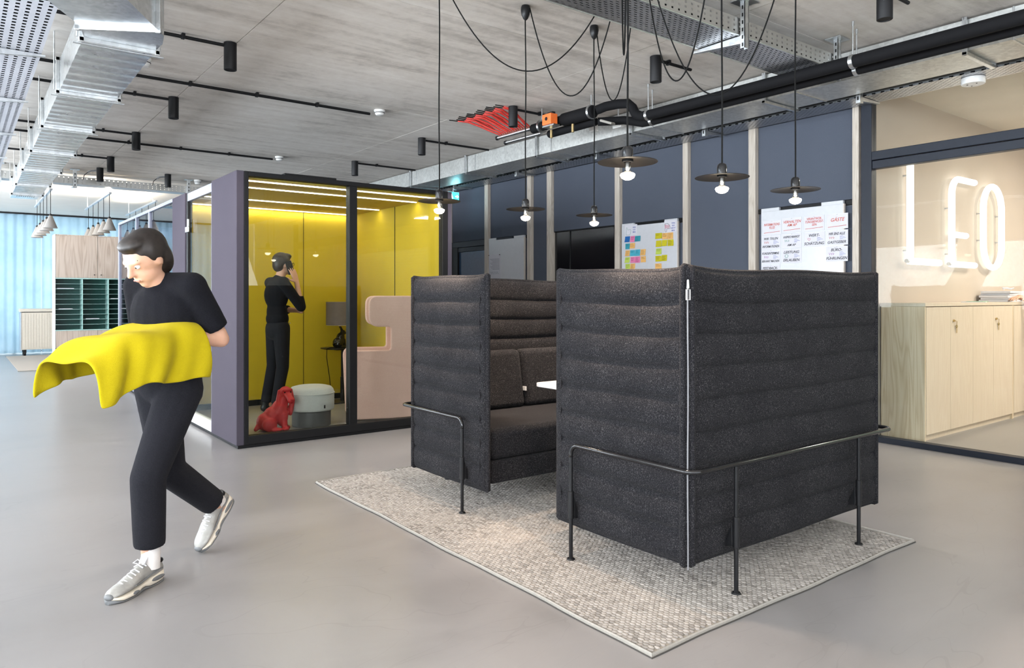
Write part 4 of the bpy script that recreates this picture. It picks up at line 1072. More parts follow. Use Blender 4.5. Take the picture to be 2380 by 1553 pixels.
CARDS = [
 ('r', 4.301, 4.089, 2.026, 1.882, 'INFORMATIONS-\nFLUSS', .034, 'handwritten card headed INFORMATIONSFLUSS in red'),
 ('r', 4.086, 3.872, 2.036, 1.892, 'VERHALTEN\nAM AP', .036, 'handwritten card headed VERHALTEN AM AP in red'),
 ('r', 3.855, 3.642, 2.034, 1.890, 'VERANTWOR-\nTUNGSBEWUSST-\nSEIN', .031, 'handwritten card headed VERANTWORTUNGSBEWUSSTSEIN in red'),
 ('r', 3.628, 3.417, 2.034, 1.890, 'GÄSTE', .044, 'handwritten card headed GÄSTE in red'),
 ('k', 4.309, 4.096, 1.880, 1.737, 'WIR TEILEN|INFORMATIONEN', .032, 'handwritten card WIR TEILEN INFORMATIONEN'),
 ('k', 4.084, 3.872, 1.884, 1.740, 'ANSPRECHBARKEIT|AM AP', .030, 'handwritten card ANSPRECHBARKEIT AM AP'),
 ('k', 3.850, 3.639, 1.883, 1.741, 'WERT-|SCHÄTZUNG', .036, 'handwritten card WERTSCHÄTZUNG with a heart'),
 ('k', 3.628, 3.417, 1.884, 1.741, 'WIR SIND ALLE|GASTGEBER', .034, 'handwritten card WIR SIND ALLE GASTGEBER'),
 ('k', 4.312, 4.099, 1.735, 1.592, 'KUNDENTERMINE|BEKANNT MACHEN', .031, 'handwritten card KUNDENTERMINE BEKANNT MACHEN'),
 ('k', 4.086, 3.872, 1.737, 1.594, 'LEISTUNG|ERLAUBEN', .036, 'handwritten card LEISTUNG ERLAUBEN with a green circle'),
 ('k', 3.630, 3.419, 1.736, 1.593, 'BÜRO-|FÜHRUNGEN', .036, 'handwritten card BÜROFÜHRUNGEN'),
 ('k', 4.314, 4.102, 1.588, 1.444, 'FEEDBACK-|', .036, 'handwritten card beginning with FEEDBACK, half hidden by the sofa'),
]
def stroke(pts, r, x=None): return MB().tube([(x if x else XB - .0025, a, b) for a, b in pts], r, 5)
for kind, y0, y1, z1, z0, body, size, lab in CARDS:
    t = thing('paper_card', lab, 'card', (XB, (y0 + y1) / 2, z0), 'handwritten cards on the whiteboard')
    build(B((XB - .0022, y1 + .003, z0 + .002), (XB - .0006, y0 - .003, z1 - .002)), 'sheet', 'paper', t)
    yc, zc, xt = (y0 + y1) / 2, (z0 + z1) / 2, XB - .0030
    build(MB().sph((XB - .004, yc, z1 - .008), .0035, None, 8, 6), 'pin', 'chrome', t, smooth=True)
    def wtext(s, sz, yy_, zz_, mat, wmax):
        wd_ = min(1.0, wmax / (max(len(q) for q in s.split('\n')) * sz * 0.62))
        return text('lettering', s, sz, (xt, yy_, zz_), mat, t, width=wd_, shear=0.3)
    if kind == 'r':
        wtext(body, size, yc, zc + .014, 'ink_red', .19)
        build(stroke([(yc + .088, z0 + .022), (yc - .02, z0 + .027), (yc - .088, z0 + .031)], .0022), 'underline', 'ink_red', t)
    else:
        a, b = body.split('|')
        wtext(a, size, yc + .006, z1 - .036, 'ink_black', .185)
        if b: wtext(b, size, yc + .006, z0 + .030, 'ink_black', .185)
        for q in range(4):
            w_ = .030 + .014 * ((q * 7) % 3)
            build(stroke([(yc - .025, zc + .014 - q * .010), (yc - .025 - w_, zc + .0155 - q * .010)], .0014), 'note_line', 'ink_blue', t)
        if 'WERT' in a:
            hp = [(yc + .055 + .014 * 16 * math.sin(u) ** 3 / 16, zc + .002 + .013 * (13 * math.cos(u) - 5 * math.cos(2 * u) - 2 * math.cos(3 * u) - math.cos(4 * u)) / 16) for u in [2 * math.pi * q / 20 for q in range(21)]]
            build(stroke(hp, .0017), 'heart_drawing', 'ink_pink', t)
        elif 'LEIST' in a:
            build(stroke([(yc + .055 + .017 * math.cos(u), zc + .015 * math.sin(u)) for u in [q * .35 for q in range(19)]], .0017), 'circle_drawing', 'ink_green', t)
        elif b:
            mt_ = 'ink_red' if 'WIR' in a else ('ink_green' if 'ANS' in a else 'ink_purple')
            for q in range(3):
                build(stroke([(yc + .075 - q * .018, zc + .012), (yc + .07 - q * .018, zc - .010), (yc + .064 - q * .018, zc + .006)], .0016), 'doodle', mt_, t)
# the two heading sheets and the sticky notes
for y0, y1, z1, z0, body, up, lab in ((6.19, 5.99, 2.132, 2.0, 'WAS\nICH\nMAG', True, 'sheet with a green thumbs-up drawing reading WAS ICH MAG'),
                                     (5.574, 5.40, 2.134, 2.0, 'WAS\nICH\nNICHT\nMAG', False, 'sheet with a pink thumbs-down drawing reading WAS ICH NICHT MAG')):
    t = thing('paper_sheet', lab, 'paper', (XB, (y0 + y1) / 2, z0))
    build(B((XB - .0022, y1, z0), (XB - .0006, y0, z1)), 'sheet', 'paper', t)
    if up:
        out = [(6.168, 2.01), (6.166, 2.075), (6.160, 2.103), (6.150, 2.098), (6.146, 2.072), (6.10, 2.075), (6.090, 2.062), (6.094, 2.045), (6.096, 2.028), (6.106, 2.012), (6.168, 2.01)]
        build(stroke(out, .0014), 'thumb_outline', 'ink_green', t)
        text('lettering', body, .022, (XB - .003, 6.037, 2.068), 'ink_blue', t, shear=.1, sp=1.25)
    else:
        out = [(5.566, 2.098), (5.53, 2.102), (5.505, 2.09), (5.488, 2.062), (5.487, 2.043), (5.52, 2.042), (5.535, 2.04), (5.539, 2.012), (5.553, 2.005), (5.563, 2.02), (5.566, 2.098)]
        build(stroke(out, .0018), 'thumb_outline', 'ink_black', t)
        for q in range(6): build(stroke([(5.560 - q * .012, 2.09 - q * .002), (5.562 - q * .012 + .003, 2.046)], .0026), 'crayon_stroke', 'ink_pink', t)
        text('lettering', body, .022, (XB - .003, 5.443, 2.058), 'ink_blue', t, shear=.1, sp=1.25)
NOTES = [('blue',6.184,6.104,1.995,1.926),('pink',6.095,6.023,1.994,1.921),('teal',6.026,5.937,1.991,1.925),('teal',6.181,6.107,1.909,1.842),('orange',6.104,6.023,1.911,1.846),
 ('orange',6.178,6.107,1.827,1.758),('cyan',6.104,6.026,1.827,1.756),('cyan',6.020,5.942,1.829,1.755),('orange',5.934,5.855,1.829,1.755),('lime',6.184,6.107,1.745,1.678),
 ('pink',6.097,6.022,1.745,1.675),('pink',6.020,5.942,1.746,1.672),('orange',5.934,5.855,1.747,1.675),('lime',6.181,6.105,1.665,1.596),('orange',6.097,6.020,1.666,1.591),
 ('olive',5.708,5.608,2.002,1.936),('orange',5.603,5.528,1.996,1.926),('orange',5.523,5.445,1.996,1.921),('olive',5.697,5.614,1.916,1.843),('olive',5.606,5.530,1.918,1.847),
 ('olive',5.526,5.440,1.917,1.844),('lime',5.697,5.614,1.825,1.757),('olive',5.708,5.618,1.741,1.675),('olive',5.612,5.531,1.747,1.677),('orange',5.711,5.616,1.652,1.590)]
row, last, col_n = 0, None, 0
for k, (c, y0, y1, z1, z0) in enumerate(NOTES):
    if k == 15: row, last = 0, None
    if last is None or abs(z1 - last) > .04: row += 1; col_n = 0
    col_n += 1; last = z1
    lab = '%s sticky note under the thumbs-%s sheet, %s row, %s in it' % ({'olive': 'mustard yellow'}.get(c, c), 'up' if k < 15 else 'down', ORD[row - 1], ORD[col_n - 1])
    t = thing('sticky_note', lab, 'sticky note', (XB, (y0 + y1) / 2, z0), 'sticky notes on the whiteboard')
    w_, h_ = y0 - y1, z1 - z0; sk = random.uniform(-.006, .006); lift = random.uniform(.004, .010)
    mb = MB(); nv = 5; vs = []
    for j in range(nv):
        v = j / (nv - 1); xx = XB - .0012 - lift * v * v
        for th in (0, -.0008):
            for u in (0, 1): vs.append((xx + th, y0 - w_ * u + sk * v, z1 - h_ * v))
    fs = []
    for j in range(nv - 1):
        a, b = j * 4, j * 4 + 4
        fs += [(a, a + 1, b + 1, b), (a + 2, b + 2, b + 3, a + 3), (a, b, b + 2, a + 2), (a + 1, a + 3, b + 3, b + 1)]
    fs += [(0, 2, 3, 1), (nv * 4 - 4, nv * 4 - 3, nv * 4 - 1, nv * 4 - 2)]
    build(mb.add(vs, fs), 'sheet', 'note_' + c, t)
    if k not in (0, 18, 19):
        for q in range(2 + k % 3):
            z = z1 - .014 - q * .014; v = (z1 - z) / h_
            xx = XB - .0022 - lift * v * v - .0010; ln = w_ * (.45 + .3 * (((k + q) * 7) % 4) / 4)
            pts = [(xx, y0 - .010 - ln * s / 8 + sk * v, z + (.0022 if s % 2 else -.0018)) for s in range(9)]
            build(MB().tube(pts, .0011, 4), 'scribble', 'ink_black', t)
# long printed sheet
ps = thing('printed_sheet', 'long printed notice pinned to the plain whiteboard', 'paper', (XB, 8.86, 1.49))
build(B((XB - .0022, 8.712, 1.49), (XB - .0006, 9.012, 1.905)), 'sheet', 'paper', ps)
for q in range(9):
    build(B((XB - .003, 8.745, 1.83 - q * .019), (XB - .0023, 8.98 - .03 * (q % 3), 1.836 - q * .019)), 'print_line', 'ink_grey', ps)
for q in range(10):
    build(stroke([(8.96 - .02 * q, 1.63 - .02 * (q % 2)), (8.952 - .02 * q, 1.645 - .02 * (q % 2)), (8.944 - .02 * q, 1.63 - .02 * (q % 2))], .0022), 'print_sketch', 'ink_grey', ps)
for y, z in ((9.0, 1.895), (8.73, 1.895)):
    build(MB().sph((XB - .0095, y, z), .007, None, 8, 6), 'magnet', 'black_satin', ps, smooth=True)

# ================================================================== LIT ROOM
sg = thing('neon_sign', 'glowing white tube letters LEO on the warm wall behind glass', 'sign', (8.3, 3.25, 1.57))
NY, KX = 3.235, 0.9803
def nx(x): return x * KX
def nz(z): return EYE + (z - EYE) * KX
def letter(nm, pts, closed=False, r=0.032):
    return build(MB().tube([(nx(a), NY, nz(b)) for a, b in pts], r, 14, closed), nm, 'neon', sg, smooth=True, angle=2)
letter('letter_upright', [(7.365, 2.56), (7.365, 2.2), (7.365, 1.648)]); letter('letter_foot', [(7.345, 1.616), (7.7, 1.616), (8.0, 1.616)])
def rc(cx_, cz_, r, a0, a1, n=8): return [(cx_ + r * math.cos(R(a0 + (a1 - a0) * k / n)), cz_ + r * math.sin(R(a0 + (a1 - a0) * k / n))) for k in range(n + 1)]
letter('letter_spine', [(8.875, 2.515)] + rc(8.47, 2.345, .17, 90, 180) + [(8.30, 1.95), (8.30, 1.645)])
letter('letter_arm', [(8.335, 1.924), (8.65, 1.924)]); letter('letter_foot', [(8.28, 1.612), (8.6, 1.612), (8.88, 1.612)])
letter('letter_ring', rc(9.375, 2.26, .26, 0, 180, 14) + rc(9.375, 1.86, .26, 180, 360, 14), True)
for a, b in ((7.365, 1.72), (7.365, 2.45), (7.9, 1.616), (8.30, 1.72), (8.30, 2.2), (8.8, 1.612), (9.115, 2.2), (9.635, 2.2), (9.115, 1.9), (9.635, 1.9)):
    build(MB().cyl((nx(a), NY + .03, nz(b)), (nx(a), 3.2995, nz(b)), .008, None, 8), 'stand_off', 'aluminium', sg, smooth=True)
for a, b in ((7.345, 1.616), (8.28, 1.612)):
    build(MB().cyl((nx(a) - .055, NY, nz(b)), (nx(a) - .025, NY, nz(b)), .02, None, 10), 'end_cap', 'galvanised', sg, smooth=True)

# low oak cabinets
CY0, CY1, CZ = 2.895, 3.28, 1.214
def cabinet(x0, n, k, lab):
    x1 = x0 + n * 0.495 + .04
    t = thing('cabinet', lab, 'cabinet', (x0, CY0, 0), 'oak cabinets of the lit room')
    build(B((x0, CY0 + .005, 0), (x0 + .02, CY1, CZ - .031)), 'side_panel', 'oak', t, bevel=0.001)
    build(B((x1 - .02, CY0 + .005, 0), (x1 - .001, CY1, CZ - .031)), 'side_panel', 'oak', t, bevel=0.001)
    build(B((x0 + .021, CY1 - .02, .05), (x1 - .021, CY1, CZ - .031)), 'back_panel', 'oak', t)
    build(B((x0 + .021, CY0 + .025, 0), (x1 - .021, CY0 + .045, .05)), 'plinth', 'oak_plain', t)
    for q in range(n):
        a = x0 + .0215 + q * 0.495
        d = build(B((a + .0015, CY0 + .002, .055), (a + .4935, CY0 + .022, CZ - .036)), 'door', 'oak_plain', t, bevel=0.0015)
        if q % 2:
            lx = a + .055
            build(MB().cyl((lx, CY0 + .002, 1.05), (lx, CY0 - .012, 1.05), .011, None, 12), 'lock', 'brass', d, smooth=True)
            ky = MB().tube([(lx + .05 + .013 * math.cos(u), CY0 - .008, .995 + .013 * math.sin(u)) for u in [q_ * math.pi / 6 for q_ in range(12)]], .004, 6, True)
            build(ky, 'key_bow', 'brass', d, smooth=True); build(B((lx + .046, CY0 - .010, .935), (lx + .054, CY0 - .006, .984)), 'key_blade', 'brass', d)
            build(MB().tube([(lx, CY0 - .014, 1.05), (lx + .03, CY0 - .018, 1.045), (lx + .05, CY0 - .008, 1.008)], .0025, 6), 'key_ring', 'brass', d, smooth=True)
    return x1
x_ = cabinet(6.747, 4, 0, 'long low oak cabinet with four doors, its grained side against the glass')
x2_ = cabinet(x_ + .002, 4, 1, 'second low oak cabinet continuing the row behind the reaching arm')
ct_ = build(B((6.745, CY0, CZ - .03), (x2_, CY1 + .01, CZ)), 'countertop', 'oak_plain', None, bevel=0.0015)
tag(ct_, 'continuous oak top lying across the low cabinets', 'countertop')
# papers on the cabinet
def paper_stack(x, y, z, n, w_, d_, lab):
    for q in range(n):
        o = build(MB().obox((x + random.uniform(-.02, .02), y + random.uniform(-.012, .012), z + .012 + q * .0235), (w_, d_, .022), Matrix.Rotation(random.uniform(-.08, .08), 3, 'Z')), 'paper_bundle', 'paper', None, bevel=.002)
        tag(o, lab % ORD[q], 'paper bundle', 'paper stack on the cabinet')
paper_stack(9.13, 3.125, CZ, 5, .42, .28, '%s bundle from below in the stack of white paper on the cabinet')
cs = thing('cord_bundle', 'crumpled white strip lying on top of the paper stack', 'cord', (9.08, 3.08, CZ + .13))
build(MB().tube([(9.0 + .025 * q, 3.06 + .03 * math.sin(q * 2.2), CZ + .135 + .02 * abs(math.sin(q * 1.3))) for q in range(9)], .007, 6), 'strip', 'paper', cs, smooth=True)
o = build(MB().obox((8.22, 3.06, CZ + .0035), (.30, .21, .006), Matrix.Rotation(.3, 3, 'Z')), 'brochure', 'paper', None); tag(o, 'white brochure lying flat on the oak top, under the green one', 'brochure')
o = build(MB().obox((8.27, 3.05, CZ + .009), (.20, .15, .004), Matrix.Rotation(.1, 3, 'Z')), 'brochure', plain('green_print', (.30, .50, .28), .6), None); tag(o, 'pale green brochure lying flat on the oak top', 'brochure')
# ================================================================== FAR BAY
sh = thing('shelf_unit', 'tall room-divider shelf with wooden doors above dark green pigeonholes', 'shelf', (1.30, 14.09, 0))
SX0, SY0, SY1, NM, MW = 1.302, 14.09, 14.45, 4, 0.608
SX1 = SX0 + NM * MW + .03
for x in (SX0, SX1 - .012):
    build(B((x, SY0, .03), (x + .012, SY1, 2.30)), 'side_panel', 'white_lacquer', sh)
build(B((SX0 + .013, SY0 + .02, 2.285), (SX1 - .013, SY1, 2.30)), 'top_panel', 'ash', sh)
build(B((SX0 + .012, SY1 - .012, .03), (SX1 - .012, SY1, 2.284)), 'back_panel', 'green_lacquer', sh)
build(B((SX0 + .02, SY0 + .02, 0.0), (SX1 - .02, SY1 - .02, .03)), 'base', 'black_satin', sh)
for q in range(NM):
    a = SX0 + .014 + q * MW
    d = build(B((a + .003, SY0, 1.585), (a + MW - .003, SY0 + .02, 2.283)), 'door', 'ash', sh, bevel=.002)
    kx = a + MW - .05 if q % 2 == 0 else a + .05
    build(MB().cyl((kx, SY0, 1.64), (kx, SY0 - .012, 1.64), .008, None, 10), 'knob', 'black_satin', d)
    build(B((a + .003, SY0, .425), (a + MW - .003, SY0 + .02, .705)), 'drawer', 'ash', sh, bevel=.002)
build(B((SX0 + .014, SY0, .035), (SX1 - .014, SY0 + .02, .405)), 'drawer', 'white_lacquer', sh, bevel=.002)
build(B((SX0 + .012, SY0 + .004, 1.567), (SX1 - .012, SY1 - .013, 1.583)), 'mid_shelf', 'mint_edge', sh)
build(B((SX0 + .012, SY0 + .004, .708), (SX1 - .012, SY1 - .013, .722)), 'mid_shelf', 'mint_edge', sh)
for q in range(1, 7):
    x = SX0 + .013 + q * .385
    if x < SX1 - .05: build(B((x, SY0 + .004, .723), (x + .006, SY1 - .013, 1.566)), 'divider', 'mint_edge', sh)
for q in range(1, 10):
    z = .722 + q * .0845
    build(B((SX0 + .013, SY0 + .006, z), (SX1 - .013, SY1 - .014, z + .004)), 'shelf_board', 'mint_edge', sh)
for k, (x, row, w_) in enumerate(((1.34, 8, .24), (1.36, 4, .20), (2.12, 6, .25), (1.75, 2, .2))):
    o = build(B((x, SY0 + .01, .727 + row * .0845), (x + w_, SY0 + .26, .737 + row * .0845)), 'paper_pile', 'paper', None)
    tag(o, 'thin paper pile in a green pigeonhole, %s row from below' % ORD[row], 'paper', 'papers in the pigeonholes')
# beige roller cabinet
rc_ = thing('roller_cabinet', 'beige roller-shutter cabinet on castors before the curtain', 'cabinet', (1.7, 19.05, 0))
build(B((1.13, 18.85, .13), (2.30, 19.28, .93)), 'body', 'beige_cabinet', rc_, bevel=.004)
build(B((1.11, 18.83, .945), (2.32, 19.30, 1.01)), 'top', 'beige_cabinet', rc_, bevel=.004)
build(B((1.14, 18.86, .93), (2.29, 19.27, .945)), 'gap', 'black_satin', rc_)
build(B((1.12, 18.84, .10), (1.135, 19.29, .93)), 'corner_profile', 'aluminium', rc_)
for q in range(22):
    build(B((1.16 + q * .05, 18.843, .16), (1.16 + q * .05 + .046, 18.8495, .91)), 'shutter_slat', 'beige_cabinet', rc_, bevel=.001)
for x in (1.2, 2.23):
    for y in (18.9, 19.22):
        c_ = build(MB().cyl((x - .022, y, .05), (x + .022, y, .05), .05, None, 16), 'castor', 'black_satin', rc_, smooth=True)
        build(B((x - .028, y - .03, .06), (x + .028, y + .03, .129)), 'castor_fork', 'black_satin', c_)
r2 = thing('rug', 'flat beige rug before the roller cabinet in the far bay', 'rug', (1.6, 17, 0))
build(B((.86, 14.95, 0), (2.9, 18.75, .008)), 'weave', plain('flat_weave', (.46, .40, .35), .95, 0, .2, 120), r2, bevel=.003)
build(B((.85, 14.94, .001), (2.91, 14.955, .011)), 'hem', 'rug_binding', r2); build(B((.85, 18.745, .001), (2.91, 18.76, .011)), 'hem', 'rug_binding', r2)
# cone pendants on rails
for r_, (x, y0) in enumerate((((1.16, 13.12), (1.94, 13.02), (2.72, 13.6)))):
    rl = thing('lamp_rail', 'white ceiling rail of the %s group of cone pendants' % ORD[r_], 'rail', (x, y0 + 1.25, 2.89))
    build(B((x - .018, y0 - .08, 2.885), (x + .018, y0 + 2.65, 2.912)), 'profile', 'aluminium', rl, bevel=.003)
    for y in (y0 + .2, y0 + 2.4): build(MB().cyl((x, y, 2.912), (x, y, CEIL - .03), .006, None, 8), 'suspension', 'aluminium', rl)
    ul = area('rail_uplight', (0, 0, .04), (R(180), 0, 0), .04, 2.6, 13, (1.0, .88, .72)); ul.parent = rl
    for q in range(5):
        y = y0 + q * .57
        t = thing('cone_pendant', 'grey cone pendant lamp, %s on the %s rail before the curtain' % (ORD[q], ORD[r_]), 'lamp', (x, y, 2.315), 'cone pendants on the rails')
        build(MB().lathe([(.093, 0), (.096, .0), (.027, .178), (.020, .187), (.016, .183), (.09, .004)], (x, y, 2.318), 28), 'shade', 'cone_shade', t, smooth=True)
        build(MB().lathe([(.020, .187), (.018, .21), (.006, .22)], (x, y, 2.318), 16), 'cap', 'black_satin', t, smooth=True)
        build(MB().cyl((x, y, 2.535), (x, y, 2.886), .004, None, 6), 'cord', 'cord_black', t)
        build(MB().sph((x, y, 2.365), .029, None, 12, 8), 'bulb', 'cone_glow', t, smooth=True)
# ================================================================== INSIDE THE BOOTH
FZ = 0.036
st = thing('stool', 'round pale grey upholstered stool with a dark drum base', 'stool', (2.735, 6.78, FZ))
build(MB().lathe([(.178, 0), (.182, .004), (.182, .142), (.16, .145)], (2.735, 6.78, FZ), 40), 'drum_base', 'stool_base', st, smooth=True)
build(MB().lathe([(.15, .146), (.205, .150), (.214, .165), (.214, .31), (.205, .345), (.185, .368), (.14, .380), (.05, .385)], (2.735, 6.78, FZ), 48), 'cushion', 'stool_fabric', st, smooth=True, angle=2)
build(MB().tube([(2.735 + .2155 * math.cos(a), 6.78 + .2155 * math.sin(a), FZ + .312) for a in [2 * math.pi * k / 48 for k in range(48)]], .004, 6, True), 'piping', 'stool_fabric', st, smooth=True)
build(B((2.772, 6.565, FZ + .18), (2.786, 6.571, FZ + .21)), 'tag', 'black_satin', st)
# red dog figure
dg = thing('dog_figure', 'red plastic sitting dog figure with long hanging ears', 'figurine', (2.38, 6.72, FZ))
O = Vector((2.36, 6.70, FZ)); mb = MB()
def D(x, y, z): return O + Vector((x, y, z))
def rot(ax, a): return Matrix.Rotation(a, 3, ax)
mb.sph(D(-.085, .02, .085), (.085, .085, .085)); mb.sph(D(-.03, .015, .13), (.085, .082, .10), rot('Y', .6)); mb.sph(D(.03, .005, .19), (.072, .078, .10), rot('Y', .35))
mb.sph(D(.055, -.005, .13), (.055, .07, .10)); mb.cap(D(.06, -.04, .15), D(.062, -.055, .02), .03, .026); mb.cap(D(.085, .03, .15), D(.095, .025, .02), .03, .026)
mb.sph(D(.066, -.075, .018), (.032, .042, .02)); mb.sph(D(.105, .005, .018), (.032, .042, .02))
mb.sph(D(-.075, -.055, .065), (.07, .045, .065)); mb.sph(D(-.02, -.085, .018), (.055, .028, .02)); mb.sph(D(-.075, .085, .065), (.07, .045, .065))
mb.cap(D(-.15, .02, .05), D(-.185, .0, .025), .03, .018)
mb.cap(D(.05, 0, .22), D(.075, -.01, .31), .058, .05)
mb.sph(D(.085, -.015, .345), (.058, .062, .058)); mb.cap(D(.088, -.05, .335), D(.095, -.115, .295), .034, .028); mb.sph(D(.096, -.130, .283), (.036, .026, .030)); mb.sph(D(.088, -.055, .372), (.05, .03, .02))
for s in (-1, 1):
    b = D(.085 + s * .055, -.005, .36)
    mb.cap(b, b + Vector((s * .012, -.005, -.10)), .016, .024); mb.cap(b + Vector((s * .012, -.005, -.10)), b + Vector((s * .014 - .02, -.01, -.19)), .024, .026); mb.sph(b + Vector((s * .012 - .022, -.012, -.19)), (.022, .04, .045))
remesh(build(mb, 'body', 'red_plastic', dg), .006, 2)
build(MB().sph(D(.097, -.155, .292), (.016, .010, .011)), 'nose', 'red_plastic', dg, smooth=True)
for s in (-1, 1): build(MB().sph(D(.088 + s * .028, -.068, .352), .007, None, 10, 8), 'eye', 'black_gloss', dg, smooth=True)
# side table and lamp
tx, ty = 3.60, 8.06
stb = thing('side_table', 'small black side table with an oval top in the booth corner', 'table', (tx, ty, FZ))
build(MB().grid(2, 2, lambda u, v: (0, 0, 0)) if False else MB().prism([(tx + .215 * math.copysign(abs(math.cos(a)) ** .75, math.cos(a)), ty + .19 * math.copysign(abs(math.sin(a)) ** .75, math.sin(a))) for a in [2 * math.pi * k / 40 for k in range(40)]], 2, .662, .675), 'tabletop', 'black_satin', stb, bevel=.003)
build(MB().cyl((tx + .03, ty, FZ + .015), (tx + .03, ty, .66), .017, None, 16), 'column', 'black_satin', stb, smooth=True)
build(MB().cyl((tx + .03, ty, FZ + .015), (tx + .03, ty, .33), .024, None, 16), 'sleeve', 'black_satin', stb, smooth=True)
build(B((tx - .16, ty - .15, FZ), (tx + .2, ty + .15, FZ + .014)), 'foot_plate', 'black_satin', stb, bevel=.004)
build(B((tx - .06, ty - .04, .645), (tx + .08, ty + .04, .661)), 'mount', 'black_satin', stb)
la = thing('table_lamp', 'table lamp with a dark drum shade on a black rabbit base', 'lamp', (tx, ty, .675))
build(MB().lathe([(.158, .265), (.160, .265), (.160, .535), (.158, .535)], (tx, ty, .675), 40), 'shade', 'lamp_shade', la, smooth=True)
build(MB().lathe([(.1570, .262), (.1575, .262), (.1575, .533), (.1570, .533)], (tx, ty, .675), 40), 'shade_lining', 'shade_inner', la, smooth=True)
mb = MB(); L0 = Vector((tx, ty, .675))
def Lp(x, y, z): return L0 + Vector((x, y, z))
mb.sph(Lp(-.015, 0, .06), (.075, .06, .062)); mb.sph(Lp(.005, 0, .115), (.05, .045, .065), rot('Y', .3)); mb.sph(Lp(.035, 0, .175), (.034, .03, .032)); mb.sph(Lp(.06, 0, .168), (.02, .018, .017))
mb.cap(Lp(.04, -.025, .09), Lp(.05, -.025, .015), .017, .015); mb.cap(Lp(.04, .025, .09), Lp(.05, .025, .015), .017, .015); mb.sph(Lp(-.03, -.045, .04), (.045, .025, .04)); mb.sph(Lp(-.03, .045, .04), (.045, .025, .04))
mb.cap(Lp(.025, -.014, .20), Lp(.0, -.02, .245), .010, .008); mb.cap(Lp(.025, .014, .20), Lp(.0, .02, .245), .010, .008); mb.cyl(Lp(0, 0, .0), Lp(0, 0, .02), .07, .065, 20); mb.cap(Lp(.02, 0, .19), Lp(0, 0, .25), .012, .010)
remesh(build(mb, 'animal_base', 'ceramic_black', la), .006, 3)
build(MB().cyl(Lp(0, 0, .25), Lp(0, 0, .33), .018, None, 14), 'socket', 'brass', la, smooth=True)
build(MB().sph(Lp(0, 0, .36), .035, None, 12, 8), 'bulb', 'shade_inner', la, smooth=True)
for a in range(3): build(MB().tube([Lp(.018 * math.cos(a * 2.09), .018 * math.sin(a * 2.09), .29), Lp(.156 * math.cos(a * 2.09), .156 * math.sin(a * 2.09), .275)], .002, 5), 'shade_spoke', 'chrome', la)
build(MB().tube([Lp(-.06, -.02, .01), Lp(-.15, -.05, .004), Lp(-.205, -.10, .0), Lp(-.212, -.11, -.10), Lp(-.17, -.10, -.35), Lp(-.15, -.09, -.52), Lp(-.16, -.05, -.62)], .004, 6), 'cord', 'cord_black', la, smooth=True)
# pink high-back armchair
pk = thing('lounge_chair', 'pink upholstered high-back lounge chair with side wings inside the booth', 'chair', (0, 0, 0))
def rpoly(pts, rad):
    out = []; n = len(pts)
    for i in range(n):
        p, a, b = Vector(pts[i]), Vector(pts[i - 1]), Vector(pts[(i + 1) % n]); r_ = rad[i]
        d0, d1 = (a - p).normalized(), (b - p).normalized(); p0, p1 = p + d0 * r_, p + d1 * r_
        for k in range(6):
            u = k / 5; out.append(tuple(p0 * (1 - u) ** 2 + p * 2 * u * (1 - u) + p1 * u ** 2))
    return out
def pkb(mb, name, mat='pink_fabric', **kw): return build(mb, name, mat, pk, local=True, **kw)
prof = rpoly([(.03, .02), (.69, .02), (.70, 1.245), (.235, 1.245), (.235, .935), (.45, .935), (.45, .705), (.0, .705)], [.03, .02, .07, .09, .10, .03, .03, .09])
for y0 in (0.0, .50):
    pkb(MB().prism(prof, 1, y0, y0 + .05), 'side_wing', smooth=True, bevel=.016, seg=4)
pkb(B((.63, .052, .09), (.695, .498, 1.24)), 'backrest', smooth=True, bevel=.025, seg=4)
pkb(B((.03, .052, .10), (.628, .498, .27)), 'seat_base', smooth=True, bevel=.02, seg=4)
pkb(B((.02, .053, .272), (.628, .497, .425)), 'seat_cushion', smooth=True, bevel=.045, seg=5)
for x in (.09, .61):
    for y in (.06, .49): pkb(MB().cyl((x, y, 0), (x, y, .11), .014, .018, 12), 'leg', 'black_satin', smooth=True)
pk.location = (3.04, 6.70, FZ); pk.rotation_euler = (0, 0, R(-22))
# ================================================================== PEOPLE
class Fig:
    """local axes: f forward, l to the figure's left, z up"""
    def __init__(s, name_label, loc, heading, z0=0.0):
        s.h = Vector((heading[0], heading[1], 0)).normalized(); s.lf = Vector((-s.h.y, s.h.x, 0)); s.o = Vector((loc[0], loc[1], z0))
        s.M = Matrix((s.h, s.lf, Vector((0, 0, 1)))).transposed()
        s.root = thing('person', name_label, 'person', tuple(s.o))
    def P(s, p): return s.o + s.M @ Vector(p)
    def basis(s, up, fwd=(1, 0, 0)):
        u = (s.M @ Vector(up)).normalized(); f = s.M @ Vector(fwd); f = (f - u * f.dot(u)).normalized(); return Matrix((f, u.cross(f), u)).transposed()
    def ell(s, mb, c, r, up=(0, 0, 1), fwd=(1, 0, 0)): mb.sph(s.P(c), r, s.basis(up, fwd), 18, 12)
    def limb(s, mb, a, b, r0, r1): mb.cap(s.P(a), s.P(b), r0, r1)
